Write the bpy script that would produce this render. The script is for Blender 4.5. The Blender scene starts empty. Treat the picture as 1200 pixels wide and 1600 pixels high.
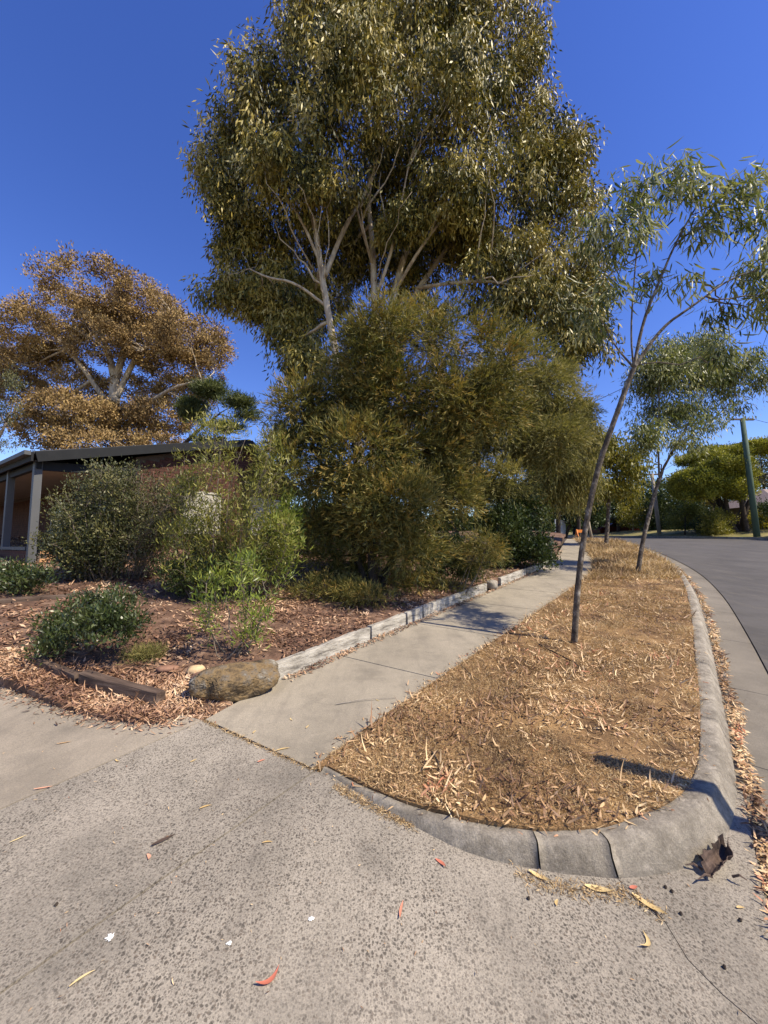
import bpy, math, numpy as np
from mathutils import Vector, geometry
R = np.random.RandomState(7)
SC = bpy.context.scene
COL = SC.collection
rad = math.radians

# ------------------------------------------------------------ camera, sky, sun, exposure
CAMH = 1.6
PIT = math.atan(50 / 600)
SUN_EL, SUN_DIR = rad(50), (0.90, -0.436)          # horizontal direction towards the sun
cam = bpy.data.cameras.new('camera')
cam.sensor_fit = 'VERTICAL'; cam.sensor_height = 36; cam.sensor_width = 27; cam.lens = 13.5
cam.clip_start = .05; cam.clip_end = 2000
camo = bpy.data.objects.new('camera', cam); COL.objects.link(camo)
camo.location = (0, 0, CAMH); camo.rotation_euler = (rad(90) + PIT, 0, 0)
SC.camera = camo
w = bpy.data.worlds.new('World'); SC.world = w; w.use_nodes = True
nt = w.node_tree
sky = nt.nodes.new('ShaderNodeTexSky'); sky.sky_type = 'NISHITA'; sky.sun_disc = False
sky.sun_elevation = SUN_EL; sky.sun_rotation = math.atan2(SUN_DIR[0], SUN_DIR[1])
sky.air_density = 1.0; sky.dust_density = 0.1; sky.ozone_density = 3.0; sky.altitude = 0
hs = nt.nodes.new('ShaderNodeHueSaturation'); hs.inputs['Saturation'].default_value = 1.25; hs.inputs['Hue'].default_value = .523; nt.links.new(sky.outputs[0], hs.inputs['Color'])
nt.links.new(hs.outputs[0], nt.nodes['Background'].inputs[0])
nt.nodes['Background'].inputs[1].default_value = 0.138
sl = bpy.data.lights.new('sun', 'SUN'); sl.energy = 5.0; sl.angle = rad(.5); sl.color = (1, .90, .72)
so = bpy.data.objects.new('sun', sl); COL.objects.link(so)
so.rotation_euler = Vector((SUN_DIR[0] * math.cos(SUN_EL), SUN_DIR[1] * math.cos(SUN_EL), math.sin(SUN_EL))).to_track_quat('Z', 'Y').to_euler()
SC.view_settings.view_transform = 'Standard'; SC.view_settings.look = 'None'
SC.view_settings.exposure = 0.58; SC.view_settings.gamma = 1; SC.view_settings.use_curve_mapping = False
SC.render.engine = 'CYCLES'; SC.cycles.use_denoising = True
SC.cycles.max_bounces = 4; SC.cycles.diffuse_bounces = 3; SC.cycles.transmission_bounces = 3; SC.cycles.transparent_max_bounces = 4

# ------------------------------------------------------------ terrain functions
def smooth(t):
    t = np.clip(t, 0, 1); return t * t * (3 - 2 * t)
def zs(y):                                          # the street climbs away from the camera and levels out
    y = np.asarray(y, float)
    a = .09 * y
    t = y - 13; b = 1.17 + .09 * t - .0015 * t * t
    t = y - 23; c = 1.92 + .06 * t - .0025 * t * t
    d = 2.24 + .02 * (y - 31)
    return np.where(y < 13, a, np.where(y < 23, b, np.where(y < 31, c, d)))
A = np.array((.617, .787)); N = np.array((.787, -.617))  # along the street, across it towards the road
def dd(x, y): return (np.asarray(x) + .4) * N[0] + (np.asarray(y) - 2.49) * N[1]
def dl(x, y): return -((np.asarray(x) + 1.02) * N[0] + (np.asarray(y) - 3.67) * N[1])
def df(x, y): return ((np.asarray(x) + 1.2) * .28 + (np.asarray(y) - 2.93) * .96)
def hash2(ix, iy, s=0):
    h = np.sin(ix * 127.1 + iy * 311.7 + s * 74.7) * 43758.5453
    return h - np.floor(h)
def vnoise(x, y, f, s=0):
    x = np.asarray(x, float) * f; y = np.asarray(y, float) * f
    ix, iy = np.floor(x), np.floor(y); fx, fy = x - ix, y - iy
    fx = fx * fx * (3 - 2 * fx); fy = fy * fy * (3 - 2 * fy)
    a = hash2(ix, iy, s); b = hash2(ix + 1, iy, s); c = hash2(ix, iy + 1, s); d = hash2(ix + 1, iy + 1, s)
    return (a * (1 - fx) + b * fx) * (1 - fy) + (c * (1 - fx) + d * fx) * fy
def z_drive(x, y): return zs(y) - .132 * smooth((dd(x, y) - .08) / 2.05) + .004 * vnoise(x, y, 1.3)
def z_path(x, y): return zs(y) + .003 * vnoise(x, y, 1.7)
def z_strip(x, y): return zs(y) + .012 + .03 * (vnoise(x, y, 2.1, 3) - .4) * smooth(dd(x, y) / .3) + .012 * (vnoise(x, y, 9, 4) - .5)
def z_gutter(x, y): return zs(y) - .148
def z_road(x, y): return zs(y) - .135
def z_gard(x, y):
    return (zs(y) + .015 + .13 * smooth(df(x, y) / 1.0) + .28 * smooth((dl(x, y) - .2) / 4.5) - .04 * (1 - smooth(dl(x, y) / .16))
            + .05 * (vnoise(x, y, 1.1, 5) - .5) * smooth(df(x, y) / .6) + .015 * (vnoise(x, y, 7, 6) - .5))
def ray(u, v):
    a, b = u - 600, 800 - v; c, s = math.cos(PIT), math.sin(PIT)
    return np.array((a, 600 * c - b * s, 600 * s + b * c))
def P(u, v, Y):                                     # real-world point at distance Y down the view
    d = ray(u, v); k = Y / d[1]; return np.array((d[0] * k, Y, CAMH + d[2] * k))
def hit(u, v, zf=None):
    zf = zf or (lambda x, y: zs(y))
    d = ray(u, v); t = np.geomspace(.5, 300, 6000) / d[1]
    ok = CAMH + d[2] * t <= zf(d[0] * t, d[1] * t)
    t = t[np.argmax(ok)] if ok.any() else t[-1]
    return np.array((d[0] * t, d[1] * t))
def hits(l, zf=None): return [hit(*p, zf) for p in l]

# ------------------------------------------------------------ mesh helpers
def link(name, me, mat=None, parent=None, label=None, cat=None, group=None, kind=None, loc=None):
    o = bpy.data.objects.new(name, me); COL.objects.link(o)
    if mat is not None and me is not None and not me.materials: me.materials.append(mat)
    if parent: o.parent = parent
    if loc is not None: o.location = loc
    if label: o['label'] = label
    if cat: o['category'] = cat
    if group: o['group'] = group
    if kind: o['kind'] = kind
    return o
def thing(name, label, cat, loc=(0, 0, 0), group=None, rz=0):
    o = link(name, None, None, None, label, cat, group, None, tuple(float(c) for c in loc)); o.rotation_euler.z = rz
    return o
def mesh(verts, faces, sm=False, attrs=None):
    verts = np.asarray(verts, dtype=np.float32).reshape(-1, 3)
    me = bpy.data.meshes.new('m')
    if isinstance(faces, np.ndarray):
        k = faces.shape[1]; n = len(faces)
        me.vertices.add(len(verts)); me.vertices.foreach_set('co', verts.ravel())
        me.loops.add(n * k); me.loops.foreach_set('vertex_index', faces.astype(np.int32).ravel())
        me.polygons.add(n); me.polygons.foreach_set('loop_start', np.arange(0, n * k, k, dtype=np.int32))
        me.update(calc_edges=True)
    else:
        me.from_pydata(verts.tolist(), [], [list(map(int, f)) for f in faces])
    if sm: me.polygons.foreach_set('use_smooth', np.ones(len(me.polygons), bool))
    for k, a in (attrs or {}).items():
        at = me.attributes.new(k, 'FLOAT', 'POINT'); at.data.foreach_set('value', np.asarray(a, np.float32))
    me.update()
    return me
def local(me, loc):                                # move mesh data so that loc becomes the origin
    n = len(me.vertices); c = np.empty(n * 3, np.float32); me.vertices.foreach_get('co', c)
    c = (c.reshape(-1, 3) - np.asarray(loc, np.float32)); me.vertices.foreach_set('co', c.ravel()); me.update(); return me
class MB:
    def __init__(s): s.v = []; s.f = []
    def add(s, v, f):
        k = len(s.v); s.v += [tuple(map(float, p)) for p in v]; s.f += [[i + k for i in q] for q in f]
    def box(s, c, sz, rz=0, rx=0, jit=0):
        c = np.array(c, float); cz, sn = math.cos(rz), math.sin(rz)
        v = []
        for dz in (-.5, .5):
            for dx, dy in ((-.5, -.5), (.5, -.5), (.5, .5), (-.5, .5)):
                x, y, z = dx * sz[0], dy * sz[1], dz * sz[2]
                if jit: x += R.uniform(-jit, jit); y += R.uniform(-jit, jit); z += R.uniform(-jit, jit)
                v.append(c + (x * cz - y * sn, x * sn + y * cz, z))
        s.add(v, [(3, 2, 1, 0), (4, 5, 6, 7), (0, 1, 5, 4), (1, 2, 6, 5), (2, 3, 7, 6), (3, 0, 4, 7)])
    def beam(s, p, q, wd, ht, up=(0, 0, 1)):
        p = np.array(p, float); q = np.array(q, float); d = (q - p) / np.linalg.norm(q - p)
        a = np.cross(d, up); a /= np.linalg.norm(a); b = np.cross(a, d)
        v = [e + a * i * wd / 2 + b * j * ht / 2 for e in (p, q) for i, j in ((-1, -1), (1, -1), (1, 1), (-1, 1))]
        s.add(v, [(0, 1, 2, 3), (7, 6, 5, 4), (0, 4, 5, 1), (1, 5, 6, 2), (2, 6, 7, 3), (3, 7, 4, 0)])
    def tube(s, pts, rr, n=8, wob=0):
        pts = np.asarray(pts, float); m = len(pts)
        rr = np.full(m, rr) if np.isscalar(rr) else np.asarray(rr)
        t = np.gradient(pts, axis=0); t /= np.linalg.norm(t, axis=1)[:, None] + 1e-9
        ref = np.array((0, 0, 1.)) if abs(t[0, 2]) < .9 else np.array((1., 0, 0))
        k0 = len(s.v); an = np.arange(n) * 2 * math.pi / n
        for i in range(m):
            a = np.cross(t[i], ref); a /= np.linalg.norm(a) + 1e-9; b = np.cross(t[i], a)
            ref = np.cross(a, t[i]) if False else ref
            r_ = rr[i] * (1 + (R.uniform(-wob, wob, n) if wob else 0))
            ring = pts[i] + (np.cos(an) * r_)[:, None] * a + (np.sin(an) * r_)[:, None] * b
            s.v += [tuple(p) for p in ring]
        for i in range(m - 1):
            for j in range(n):
                q = (j + 1) % n
                s.f.append([k0 + i * n + j, k0 + i * n + q, k0 + (i + 1) * n + q, k0 + (i + 1) * n + j])
        s.f.append([k0 + j for j in range(n)][::-1]); s.f.append([k0 + (m - 1) * n + j for j in range(n)])
    def build(s, name, mat, parent=None, sm=False, **kw):
        return link(name, mesh(s.v, s.f, sm), mat, parent, **kw)
def inside(px, py, poly):
    c = np.zeros(len(px), bool); p = np.asarray(poly); j = len(p) - 1
    for i in range(len(p)):
        xi, yi, xj, yj = p[i, 0], p[i, 1], p[j, 0], p[j, 1]
        if yi != yj:
            c ^= ((yi > py) != (yj > py)) & (px < (xj - xi) * (py - yi) / (yj - yi) + xi)
        j = i
    return c
def fill(poly, step, zf, thick=0, far=0):
    """triangulated sheet over a polygon outline, height from zf; optional skirt"""
    poly = [np.array(p, float) for p in poly]; out = []
    for i, p in enumerate(poly):
        q = poly[(i + 1) % len(poly)]; n = max(1, int(np.linalg.norm(q - p) / step))
        n = min(n, 60)
        out += [p + (q - p) * k / n for k in range(n)]
    o = np.array(out); lo, hi = o.min(0), o.max(0)
    gx, gy = np.meshgrid(np.arange(lo[0] + step / 2, hi[0], step), np.arange(lo[1] + step / 2, hi[1], step))
    gx = gx.ravel() + R.uniform(-.2, .2, gx.size) * step; gy = gy.ravel() + R.uniform(-.2, .2, gy.size) * step
    m = inside(gx, gy, o); gx, gy = gx[m], gy[m]
    if len(gx):
        dmin = np.full(len(gx), 9e9)
        for q in o: dmin = np.minimum(dmin, (gx - q[0]) ** 2 + (gy - q[1]) ** 2)
        m = dmin > (step * .4) ** 2; gx, gy = gx[m], gy[m]
    allp = [Vector(p) for p in o] + [Vector((a, b)) for a, b in zip(gx, gy)]
    n = len(o)
    v2, e2, f2, *_ = geometry.delaunay_2d_cdt(allp, [], [list(range(n))], 1, 1e-5)
    v = np.array([(p.x, p.y) for p in v2]); z = zf(v[:, 0], v[:, 1])
    V = np.column_stack((v, z)).tolist(); F = []
    for f in f2:
        a, b, c = (v[i] for i in f[:3])
        ar = (b[0] - a[0]) * (c[1] - a[1]) - (b[1] - a[1]) * (c[0] - a[0])
        F.append(list(f) if ar > 0 else list(f)[::-1])
    if thick:
        k = len(V); zz = zf(o[:, 0], o[:, 1])
        for i in range(n): V += [(o[i, 0], o[i, 1], float(zz[i])), (o[i, 0], o[i, 1], float(zz[i]) - thick)]
        for i in range(n):
            j = (i + 1) % n; F.append([k + 2 * i, k + 2 * i + 1, k + 2 * j + 1, k + 2 * j])
    return mesh(V, F)
def offset(pl, d):
    pl = np.asarray(pl, float); t = np.gradient(pl, axis=0); t /= np.linalg.norm(t, axis=1)[:, None]
    return pl + np.column_stack((t[:, 1], -t[:, 0])) * d          # to the right of travel
def resample(pl, step):
    pl = np.asarray(pl, float); s = np.r_[0, np.cumsum(np.linalg.norm(np.diff(pl, axis=0), axis=1))]
    k = max(2, int(s[-1] / step) + 1); q = np.linspace(0, s[-1], k)
    return np.column_stack([np.interp(q, s, pl[:, i]) for i in range(pl.shape[1])])
def chaikin(pl, n=2):
    pl = np.asarray(pl, float)
    for _ in range(n):
        a = pl[:-1] * .75 + pl[1:] * .25; b = pl[:-1] * .25 + pl[1:] * .75
        pl = np.vstack([pl[:1], np.stack([a, b], 1).reshape(-1, pl.shape[1])[1:-1] if False else np.stack([a, b], 1).reshape(-1, pl.shape[1]), pl[-1:]])
    return pl

# ------------------------------------------------------------ materials
def nodes(name):
    m = bpy.data.materials.new(name); m.use_nodes = True; t = m.node_tree
    return m, t, t.nodes['Principled BSDF']
def ramp(t, fac, cols):
    r = t.nodes.new('ShaderNodeValToRGB'); e = r.color_ramp.elements
    while len(e) < len(cols): e.new(.5)
    for i, (p, c) in enumerate(cols): e[i].position = p; e[i].color = (*c, 1)
    t.links.new(fac, r.inputs[0]); return r.outputs[0]
def noise(t, scale, detail=4, rough=.6, vec=None, out='Fac', sc=None):
    n = t.nodes.new('ShaderNodeTexNoise'); n.inputs['Scale'].default_value = scale; n.inputs['Detail'].default_value = detail
    n.inputs['Roughness'].default_value = rough
    if vec is None:
        tc = t.nodes.new('ShaderNodeTexCoord'); vec = tc.outputs['Object']
    if sc:
        mp = t.nodes.new('ShaderNodeMapping'); mp.inputs['Scale'].default_value = sc; t.links.new(vec, mp.inputs[0]); vec = mp.outputs[0]
    t.links.new(vec, n.inputs['Vector']); return n.outputs[out]
def mixc(t, fac, a, b, mode='MIX'):
    m = t.nodes.new('ShaderNodeMix'); m.data_type = 'RGBA'; m.blend_type = mode
    for s, x in ((m.inputs[0], fac), (m.inputs[6], a), (m.inputs[7], b)):
        if isinstance(x, (int, float)): s.default_value = x
        elif isinstance(x, tuple): s.default_value = (*x, 1)
        else: t.links.new(x, s)
    return m.outputs[2]
def bump(t, b, h, strength, dist=.01):
    n = t.nodes.new('ShaderNodeBump'); n.inputs['Strength'].default_value = strength; n.inputs['Distance'].default_value = dist
    t.links.new(h, n.inputs['Height'])
    if b.inputs['Normal'].is_linked:
        t.links.new(b.inputs['Normal'].links[0].from_socket, n.inputs['Normal'])
    t.links.new(n.outputs[0], b.inputs['Normal'])
def simple(name, cols, scale=8, rough=.85, bs=.3, bd=.01, sc=None, detail=5, b2=None):
    m, t, b = nodes(name); f = noise(t, scale, detail, .65, sc=sc)
    n = len(cols); t.links.new(ramp(t, f, [(.3 + .4 * i / max(1, n - 1), c) for i, c in enumerate(cols)]), b.inputs['Base Color'])
    b.inputs['Roughness'].default_value = rough; b.inputs['Specular IOR Level'].default_value = .3
    if bs: bump(t, b, f if b2 is None else noise(t, b2, 3), bs, bd)
    return m
def leafmat(name, cols, rough=.45, trans=.25, spec=.5):
    """colour runs over a per-leaf value mixed with a per-cluster value"""
    m, t, b = nodes(name)
    a = t.nodes.new('ShaderNodeAttribute'); a.attribute_name = 'rnd'; c = t.nodes.new('ShaderNodeAttribute'); c.attribute_name = 'cl'
    mx = t.nodes.new('ShaderNodeMix'); mx.inputs[0].default_value = .65
    t.links.new(a.outputs['Fac'], mx.inputs[2]); t.links.new(c.outputs['Fac'], mx.inputs[3])
    n = len(cols); col = ramp(t, mx.outputs[0], [(.15 + .7 * i / (n - 1), q) for i, q in enumerate(cols)])
    t.links.new(col, b.inputs['Base Color']); b.inputs['Roughness'].default_value = rough; b.inputs['Specular IOR Level'].default_value = spec
    if trans:
        tr = t.nodes.new('ShaderNodeBsdfTranslucent'); ms = t.nodes.new('ShaderNodeMixShader'); ms.inputs[0].default_value = trans
        t.links.new(mixc(t, 1.0, col, (1.0, 1.05, .6), 'MULTIPLY'), tr.inputs[0])
        t.links.new(b.outputs[0], ms.inputs[1]); t.links.new(tr.outputs[0], ms.inputs[2])
        t.links.new(ms.outputs[0], t.nodes['Material Output'].inputs[0])
    return m

def concrete_mat(name, agg, base):
    m, t, b = nodes(name)
    tc = t.nodes.new('ShaderNodeTexCoord'); vec = tc.outputs['Object']
    big = noise(t, .9, 6, .68, vec); fine = noise(t, 130, 5, .8, vec)
    col = ramp(t, big, [(.3, tuple(c * .66 for c in base)), (.52, base), (.70, tuple(min(1, c * 1.2) for c in base))])
    col = mixc(t, ramp(t, fine, [(.40, (0, 0, 0)), (.62, (1, 1, 1))]), mixc(t, .45, col, (.08, .075, .065)), col)
    # dark weathered stains
    st = ramp(t, noise(t, 2.6, 8, .72, vec), [(.5, (0, 0, 0)), (.72, (1, 1, 1))])
    col = mixc(t, st, col, mixc(t, .42, col, (.10, .09, .075)))
    if agg:
        # exposed pebbles: worn out of the surface more in some areas than in others
        for s, thr, k in ((62, .34, .8), (100, .40, .7), (170, .42, .55)):
            vo = t.nodes.new('ShaderNodeTexVoronoi'); vo.inputs['Scale'].default_value = s
            wr = t.nodes.new('ShaderNodeVectorMath'); wr.operation = 'ADD'
            ns = t.nodes.new('ShaderNodeTexNoise'); ns.inputs['Scale'].default_value = s * .9
            sc_ = t.nodes.new('ShaderNodeVectorMath'); sc_.operation = 'SCALE'; sc_.inputs[3].default_value = .7 / s
            t.links.new(vec, ns.inputs['Vector']); t.links.new(ns.outputs['Color'], sc_.inputs[0])
            t.links.new(vec, wr.inputs[0]); t.links.new(sc_.outputs[0], wr.inputs[1]); t.links.new(wr.outputs[0], vo.inputs['Vector'])
            peb = ramp(t, vo.outputs['Distance'], [(thr - .06, (1, 1, 1)), (thr + .06, (0, 0, 0))])
            sel = t.nodes.new('ShaderNodeSeparateColor'); t.links.new(vo.outputs['Color'], sel.inputs[0])
            some = ramp(t, sel.outputs[0], [(.30, (0, 0, 0)), (.44, (k, k, k))])
            area = ramp(t, noise(t, 1.6, 4, .6, vec), [(.34, (.45, .45, .45)), (.58, (1, 1, 1))])
            mk = mixc(t, 1.0, mixc(t, 1.0, peb, some, 'MULTIPLY'), area, 'MULTIPLY')
            pc = ramp(t, sel.outputs[1], [(.1, (.035, .03, .026)), (.6, (.075, .064, .052)), (.95, (.13, .10, .075))])
            col = mixc(t, mk, col, pc)
            bump(t, b, peb, .15, .003)
    if 'kerb' in name:                              # grimy, weathered casting
        gr = ramp(t, noise(t, 7, 9, .75, vec), [(.42, (0, 0, 0)), (.60, (1, 1, 1))]); col = mixc(t, gr, col, mixc(t, .55, col, (.08, .066, .05)))
        pl_ = ramp(t, noise(t, 16, 6, .7, vec), [(.55, (0, 0, 0)), (.68, (1, 1, 1))]); col = mixc(t, pl_, col, mixc(t, .4, col, (.52, .46, .38)))
        bump(t, b, noise(t, 22, 8, .75, vec), .7, .02)
    else:                                            # hairline cracks and tyre scuffs
        wv = t.nodes.new('ShaderNodeTexVoronoi'); wv.feature = 'DISTANCE_TO_EDGE'; wv.inputs['Scale'].default_value = .8
        wn_ = t.nodes.new('ShaderNodeVectorMath'); wn_.operation = 'ADD'; t.links.new(vec, wn_.inputs[0]); t.links.new(noise(t, 2.2, 6, .7, vec, 'Color'), wn_.inputs[1]); t.links.new(wn_.outputs[0], wv.inputs['Vector'])
        hair = ramp(t, wv.outputs['Distance'], [(.0, (1, 1, 1)), (.0045, (0, 0, 0))])
        col = mixc(t, mixc(t, 1.0, hair, ramp(t, noise(t, 1.1, 3, .5, vec), [(.5, (0, 0, 0)), (.6, (.6, .6, .6))]), 'MULTIPLY'), col, (.07, .06, .05))
        sc2 = ramp(t, noise(t, 1.4, 6, .7, vec, sc=(3.2, .7, 1)), [(.52, (0, 0, 0)), (.75, (.55, .55, .55))]); col = mixc(t, sc2, col, (.15, .13, .105))
    t.links.new(col, b.inputs['Base Color']); b.inputs['Roughness'].default_value = .9; b.inputs['Specular IOR Level'].default_value = .25
    bump(t, b, fine, .45, .004)
    return m
M = {}
M['drive'] = concrete_mat('exposed_concrete', True, (.37, .322, .258))
M['smoothdrive'] = concrete_mat('worn_concrete', False, (.35, .295, .225))
M['path'] = concrete_mat('path_concrete', False, (.36, .31, .235))
M['kerb'] = concrete_mat('kerb_concrete', False, (.40, .35, .28))
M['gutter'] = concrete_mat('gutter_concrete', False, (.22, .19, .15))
M['asphalt'] = simple('asphalt', [(.055, .048, .045), (.074, .066, .063), (.095, .086, .082)], 3.2, .85, .8, .006, b2=150, detail=12)
M['soil'] = simple('garden_soil', [(.05, .028, .019), (.14, .08, .052), (.27, .175, .12)], 5, .95, .8, .03, b2=35)
M['strip'] = simple('strip_soil', [(.065, .037, .02), (.20, .118, .052), (.36, .225, .10)], 3.2, .95, .8, .02, b2=60)
M['under'] = simple('sub_soil', [(.05, .035, .025), (.09, .065, .045)], 10, .95)
M['terrain'] = simple('dry_terrain', [(.10, .085, .04), (.22, .17, .085), (.30, .23, .12)], 1.2, .95, .4, .03)
M['verge'] = simple('verge_grass', [(.09, .10, .025), (.20, .17, .06), (.33, .26, .12)], 1.5, .95, .5, .03)
M['litter'] = leafmat('dry_litter', [(.09, .045, .025), (.28, .15, .075), (.52, .33, .16), (.74, .55, .31), (.46, .18, .09)], .6, .08)
M['litter2'] = leafmat('garden_litter', [(.06, .032, .022), (.20, .10, .06), (.44, .26, .15), (.66, .48, .31)], .65, .05)
M['drygrass'] = leafmat('dry_grass', [(.21, .13, .062), (.46, .31, .15), (.67, .50, .28)], .7, .15)
M['sleeper'] = simple('weathered_timber', [(.07, .06, .05), (.36, .33, .28), (.52, .49, .43)], 8, .9, .9, .015, sc=(.35, 2.2, 2.2), b2=30)
M['darktimber'] = simple('dark_timber', [(.035, .024, .018), (.09, .06, .045), (.15, .11, .085)], 7, .9, .7, .01, sc=(.4, 4, 4))
M['rock'] = simple('mossy_rock', [(.03, .024, .017), (.09, .065, .04), (.20, .135, .065), (.16, .13, .095), (.36, .34, .29)], 7, .95, 1.0, .05, detail=12)
M['palerock'] = simple('pale_stone', [(.45, .30, .16), (.62, .46, .27)], 9, .9, .5)
M['redrock'] = simple('red_stone', [(.18, .09, .06), (.30, .17, .11)], 9, .9, .5)
M['gumbark'] = simple('pale_gum_bark', [(.20, .14, .09), (.42, .34, .24), (.58, .50, .38)], 2.5, .8, .5, .01, sc=(3, 3, .6))
M['greybark'] = simple('grey_bark', [(.025, .018, .013), (.08, .062, .046), (.15, .12, .092), (.40, .35, .28)], 14, .95, .9, .012, sc=(1, 1, .7), b2=25)
M['darkbark'] = simple('dark_bark', [(.03, .022, .016), (.08, .06, .045)], 12, .95, .8, .01)
M['twig'] = simple('grey_twig', [(.10, .075, .055), (.22, .18, .14)], 20, .9, .2)
M['brick'] = simple('red_brick', [(.05, .022, .016), (.085, .036, .025), (.12, .052, .034)], 6, .9, .4)
M['litbrick'] = simple('lit_brick', [(.42, .22, .10), (.55, .32, .16)], 6, .9, .4)  # sunlight on the low wall's gable side, put into the brick colour
M['mortar'] = simple('mortar', [(.09, .065, .05), (.13, .10, .08)], 30, .95)
M['fascia'] = simple('charcoal_paint', [(.010, .011, .013), (.016, .017, .019)], 4, .8, .05)
M['greypaint'] = simple('grey_paint', [(.065, .067, .07), (.10, .102, .105)], 3, .6, .1, sc=(1, 1, .2))
M['ceil'] = simple('beige_lining', [(.34, .28, .22), (.40, .33, .26)], 2, .8, 0)
M['white'] = simple('cream_paint', [(.42, .39, .31), (.50, .47, .39)], 3, .6, .05)
M['roof'] = simple('roof_metal', [(.05, .052, .058), (.08, .08, .088)], 3, .5, .05)
M['tile'] = simple('roof_tile', [(.20, .15, .13), (.32, .25, .22)], 20, .9, .6, .03)
m_, t_, b_ = nodes('window_glass'); b_.inputs['Base Color'].default_value = (.02, .025, .03, 1); b_.inputs['Roughness'].default_value = .05; M['glass'] = m_
M['greenpole'] = simple('green_treated_pole', [(.05, .08, .055), (.085, .125, .085)], 5, .8, .3, sc=(3, 3, .4))
M['greypole'] = simple('weathered_pole', [(.20, .17, .14), (.36, .32, .27)], 5, .9, .4, sc=(3, 3, .3))
M['dark'] = simple('dark_metal', [(.03, .03, .032), (.05, .05, .052)], 5, .6, 0)
M['galv'] = simple('galvanised_steel', [(.40, .41, .42), (.52, .53, .54)], 8, .45, 0)
M['wire'] = simple('cable_rubber', [(.02, .02, .02), (.03, .03, .03)], 5, .6, 0)
M['maroon'] = simple('maroon_paint', [(.05, .008, .008), (.07, .012, .01)], 3, .3, 0)
M['orange'] = simple('orange_plastic', [(.75, .22, .03), (.85, .28, .05)], 3, .5, 0)
M['fence'] = simple('grey_steel_fence', [(.25, .27, .29), (.34, .36, .38)], 3, .5, 0)
M['chalk'] = simple('bird_dropping', [(.62, .62, .60), (.82, .82, .80)], 60, .9, .2)

M['asphalt'] = concrete_mat('asphalt_surface', False, (.088, .080, .076))
# foliage palettes
M['euc'] = leafmat('eucalypt_leaf', [(.018, .024, .007), (.075, .078, .017), (.22, .19, .042), (.42, .32, .07), (.42, .36, .16)], .5, .12, .3)
M['eucyoung'] = leafmat('young_eucalypt_leaf', [(.05, .07, .02), (.14, .16, .045), (.28, .28, .10), (.48, .46, .28)], .45, .32, .35)
M['brownleaf'] = leafmat('brown_crown_leaf', [(.08, .05, .02), (.22, .145, .06), (.39, .26, .115), (.34, .24, .09)], .75, .08, .2)
M['needle'] = leafmat('olive_needle', [(.04, .048, .013), (.13, .125, .034), (.25, .215, .062), (.36, .235, .06)], .6, .28, .25)
M['needle2'] = leafmat('grey_olive_needle', [(.06, .065, .02), (.17, .16, .052), (.31, .275, .10), (.38, .31, .11)], .65, .28, .2)
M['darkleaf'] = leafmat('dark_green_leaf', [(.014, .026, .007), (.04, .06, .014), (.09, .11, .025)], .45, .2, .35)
M['brightleaf'] = leafmat('bright_green_leaf', [(.08, .12, .018), (.21, .26, .04), (.38, .42, .09)], .4, .35, .5)
M['shrubleaf'] = leafmat('light_shrub_leaf', [(.07, .085, .016), (.21, .21, .042), (.40, .36, .10)], .45, .35, .4)
M['greyshrub'] = leafmat('grey_shrub_leaf', [(.025, .032, .010), (.075, .08, .026), (.19, .17, .06)], .5, .15, .4)
M['fernleaf'] = leafmat('glossy_green_leaf', [(.015, .026, .007), (.04, .058, .014), (.10, .12, .04)], .4, .15, .5)
M['yellowleaf'] = leafmat('yellow_leaf', [(.45, .36, .02), (.62, .50, .04), (.35, .33, .03)], .5, .2, .3)
M['limeleaf'] = leafmat('yellow_green_leaf', [(.09, .10, .012), (.22, .20, .025), (.34, .28, .05)], .45, .3, .4)
M['canopytop'] = leafmat('flat_canopy_leaf', [(.07, .08, .012), (.23, .225, .03), (.46, .42, .055)], .5, .25, .3)
M['pineleaf'] = leafmat('pine_leaf', [(.03, .045, .014), (.08, .10, .03), (.16, .17, .05)], .5, .2, .3)
M['redleaf'] = leafmat('red_fallen_leaf', [(.42, .10, .06), (.60, .22, .14), (.66, .34, .22)], .5, .1)
M['paleleaf'] = leafmat('pale_fallen_leaf', [(.55, .38, .16), (.72, .56, .28)], .5, .1)

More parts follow.
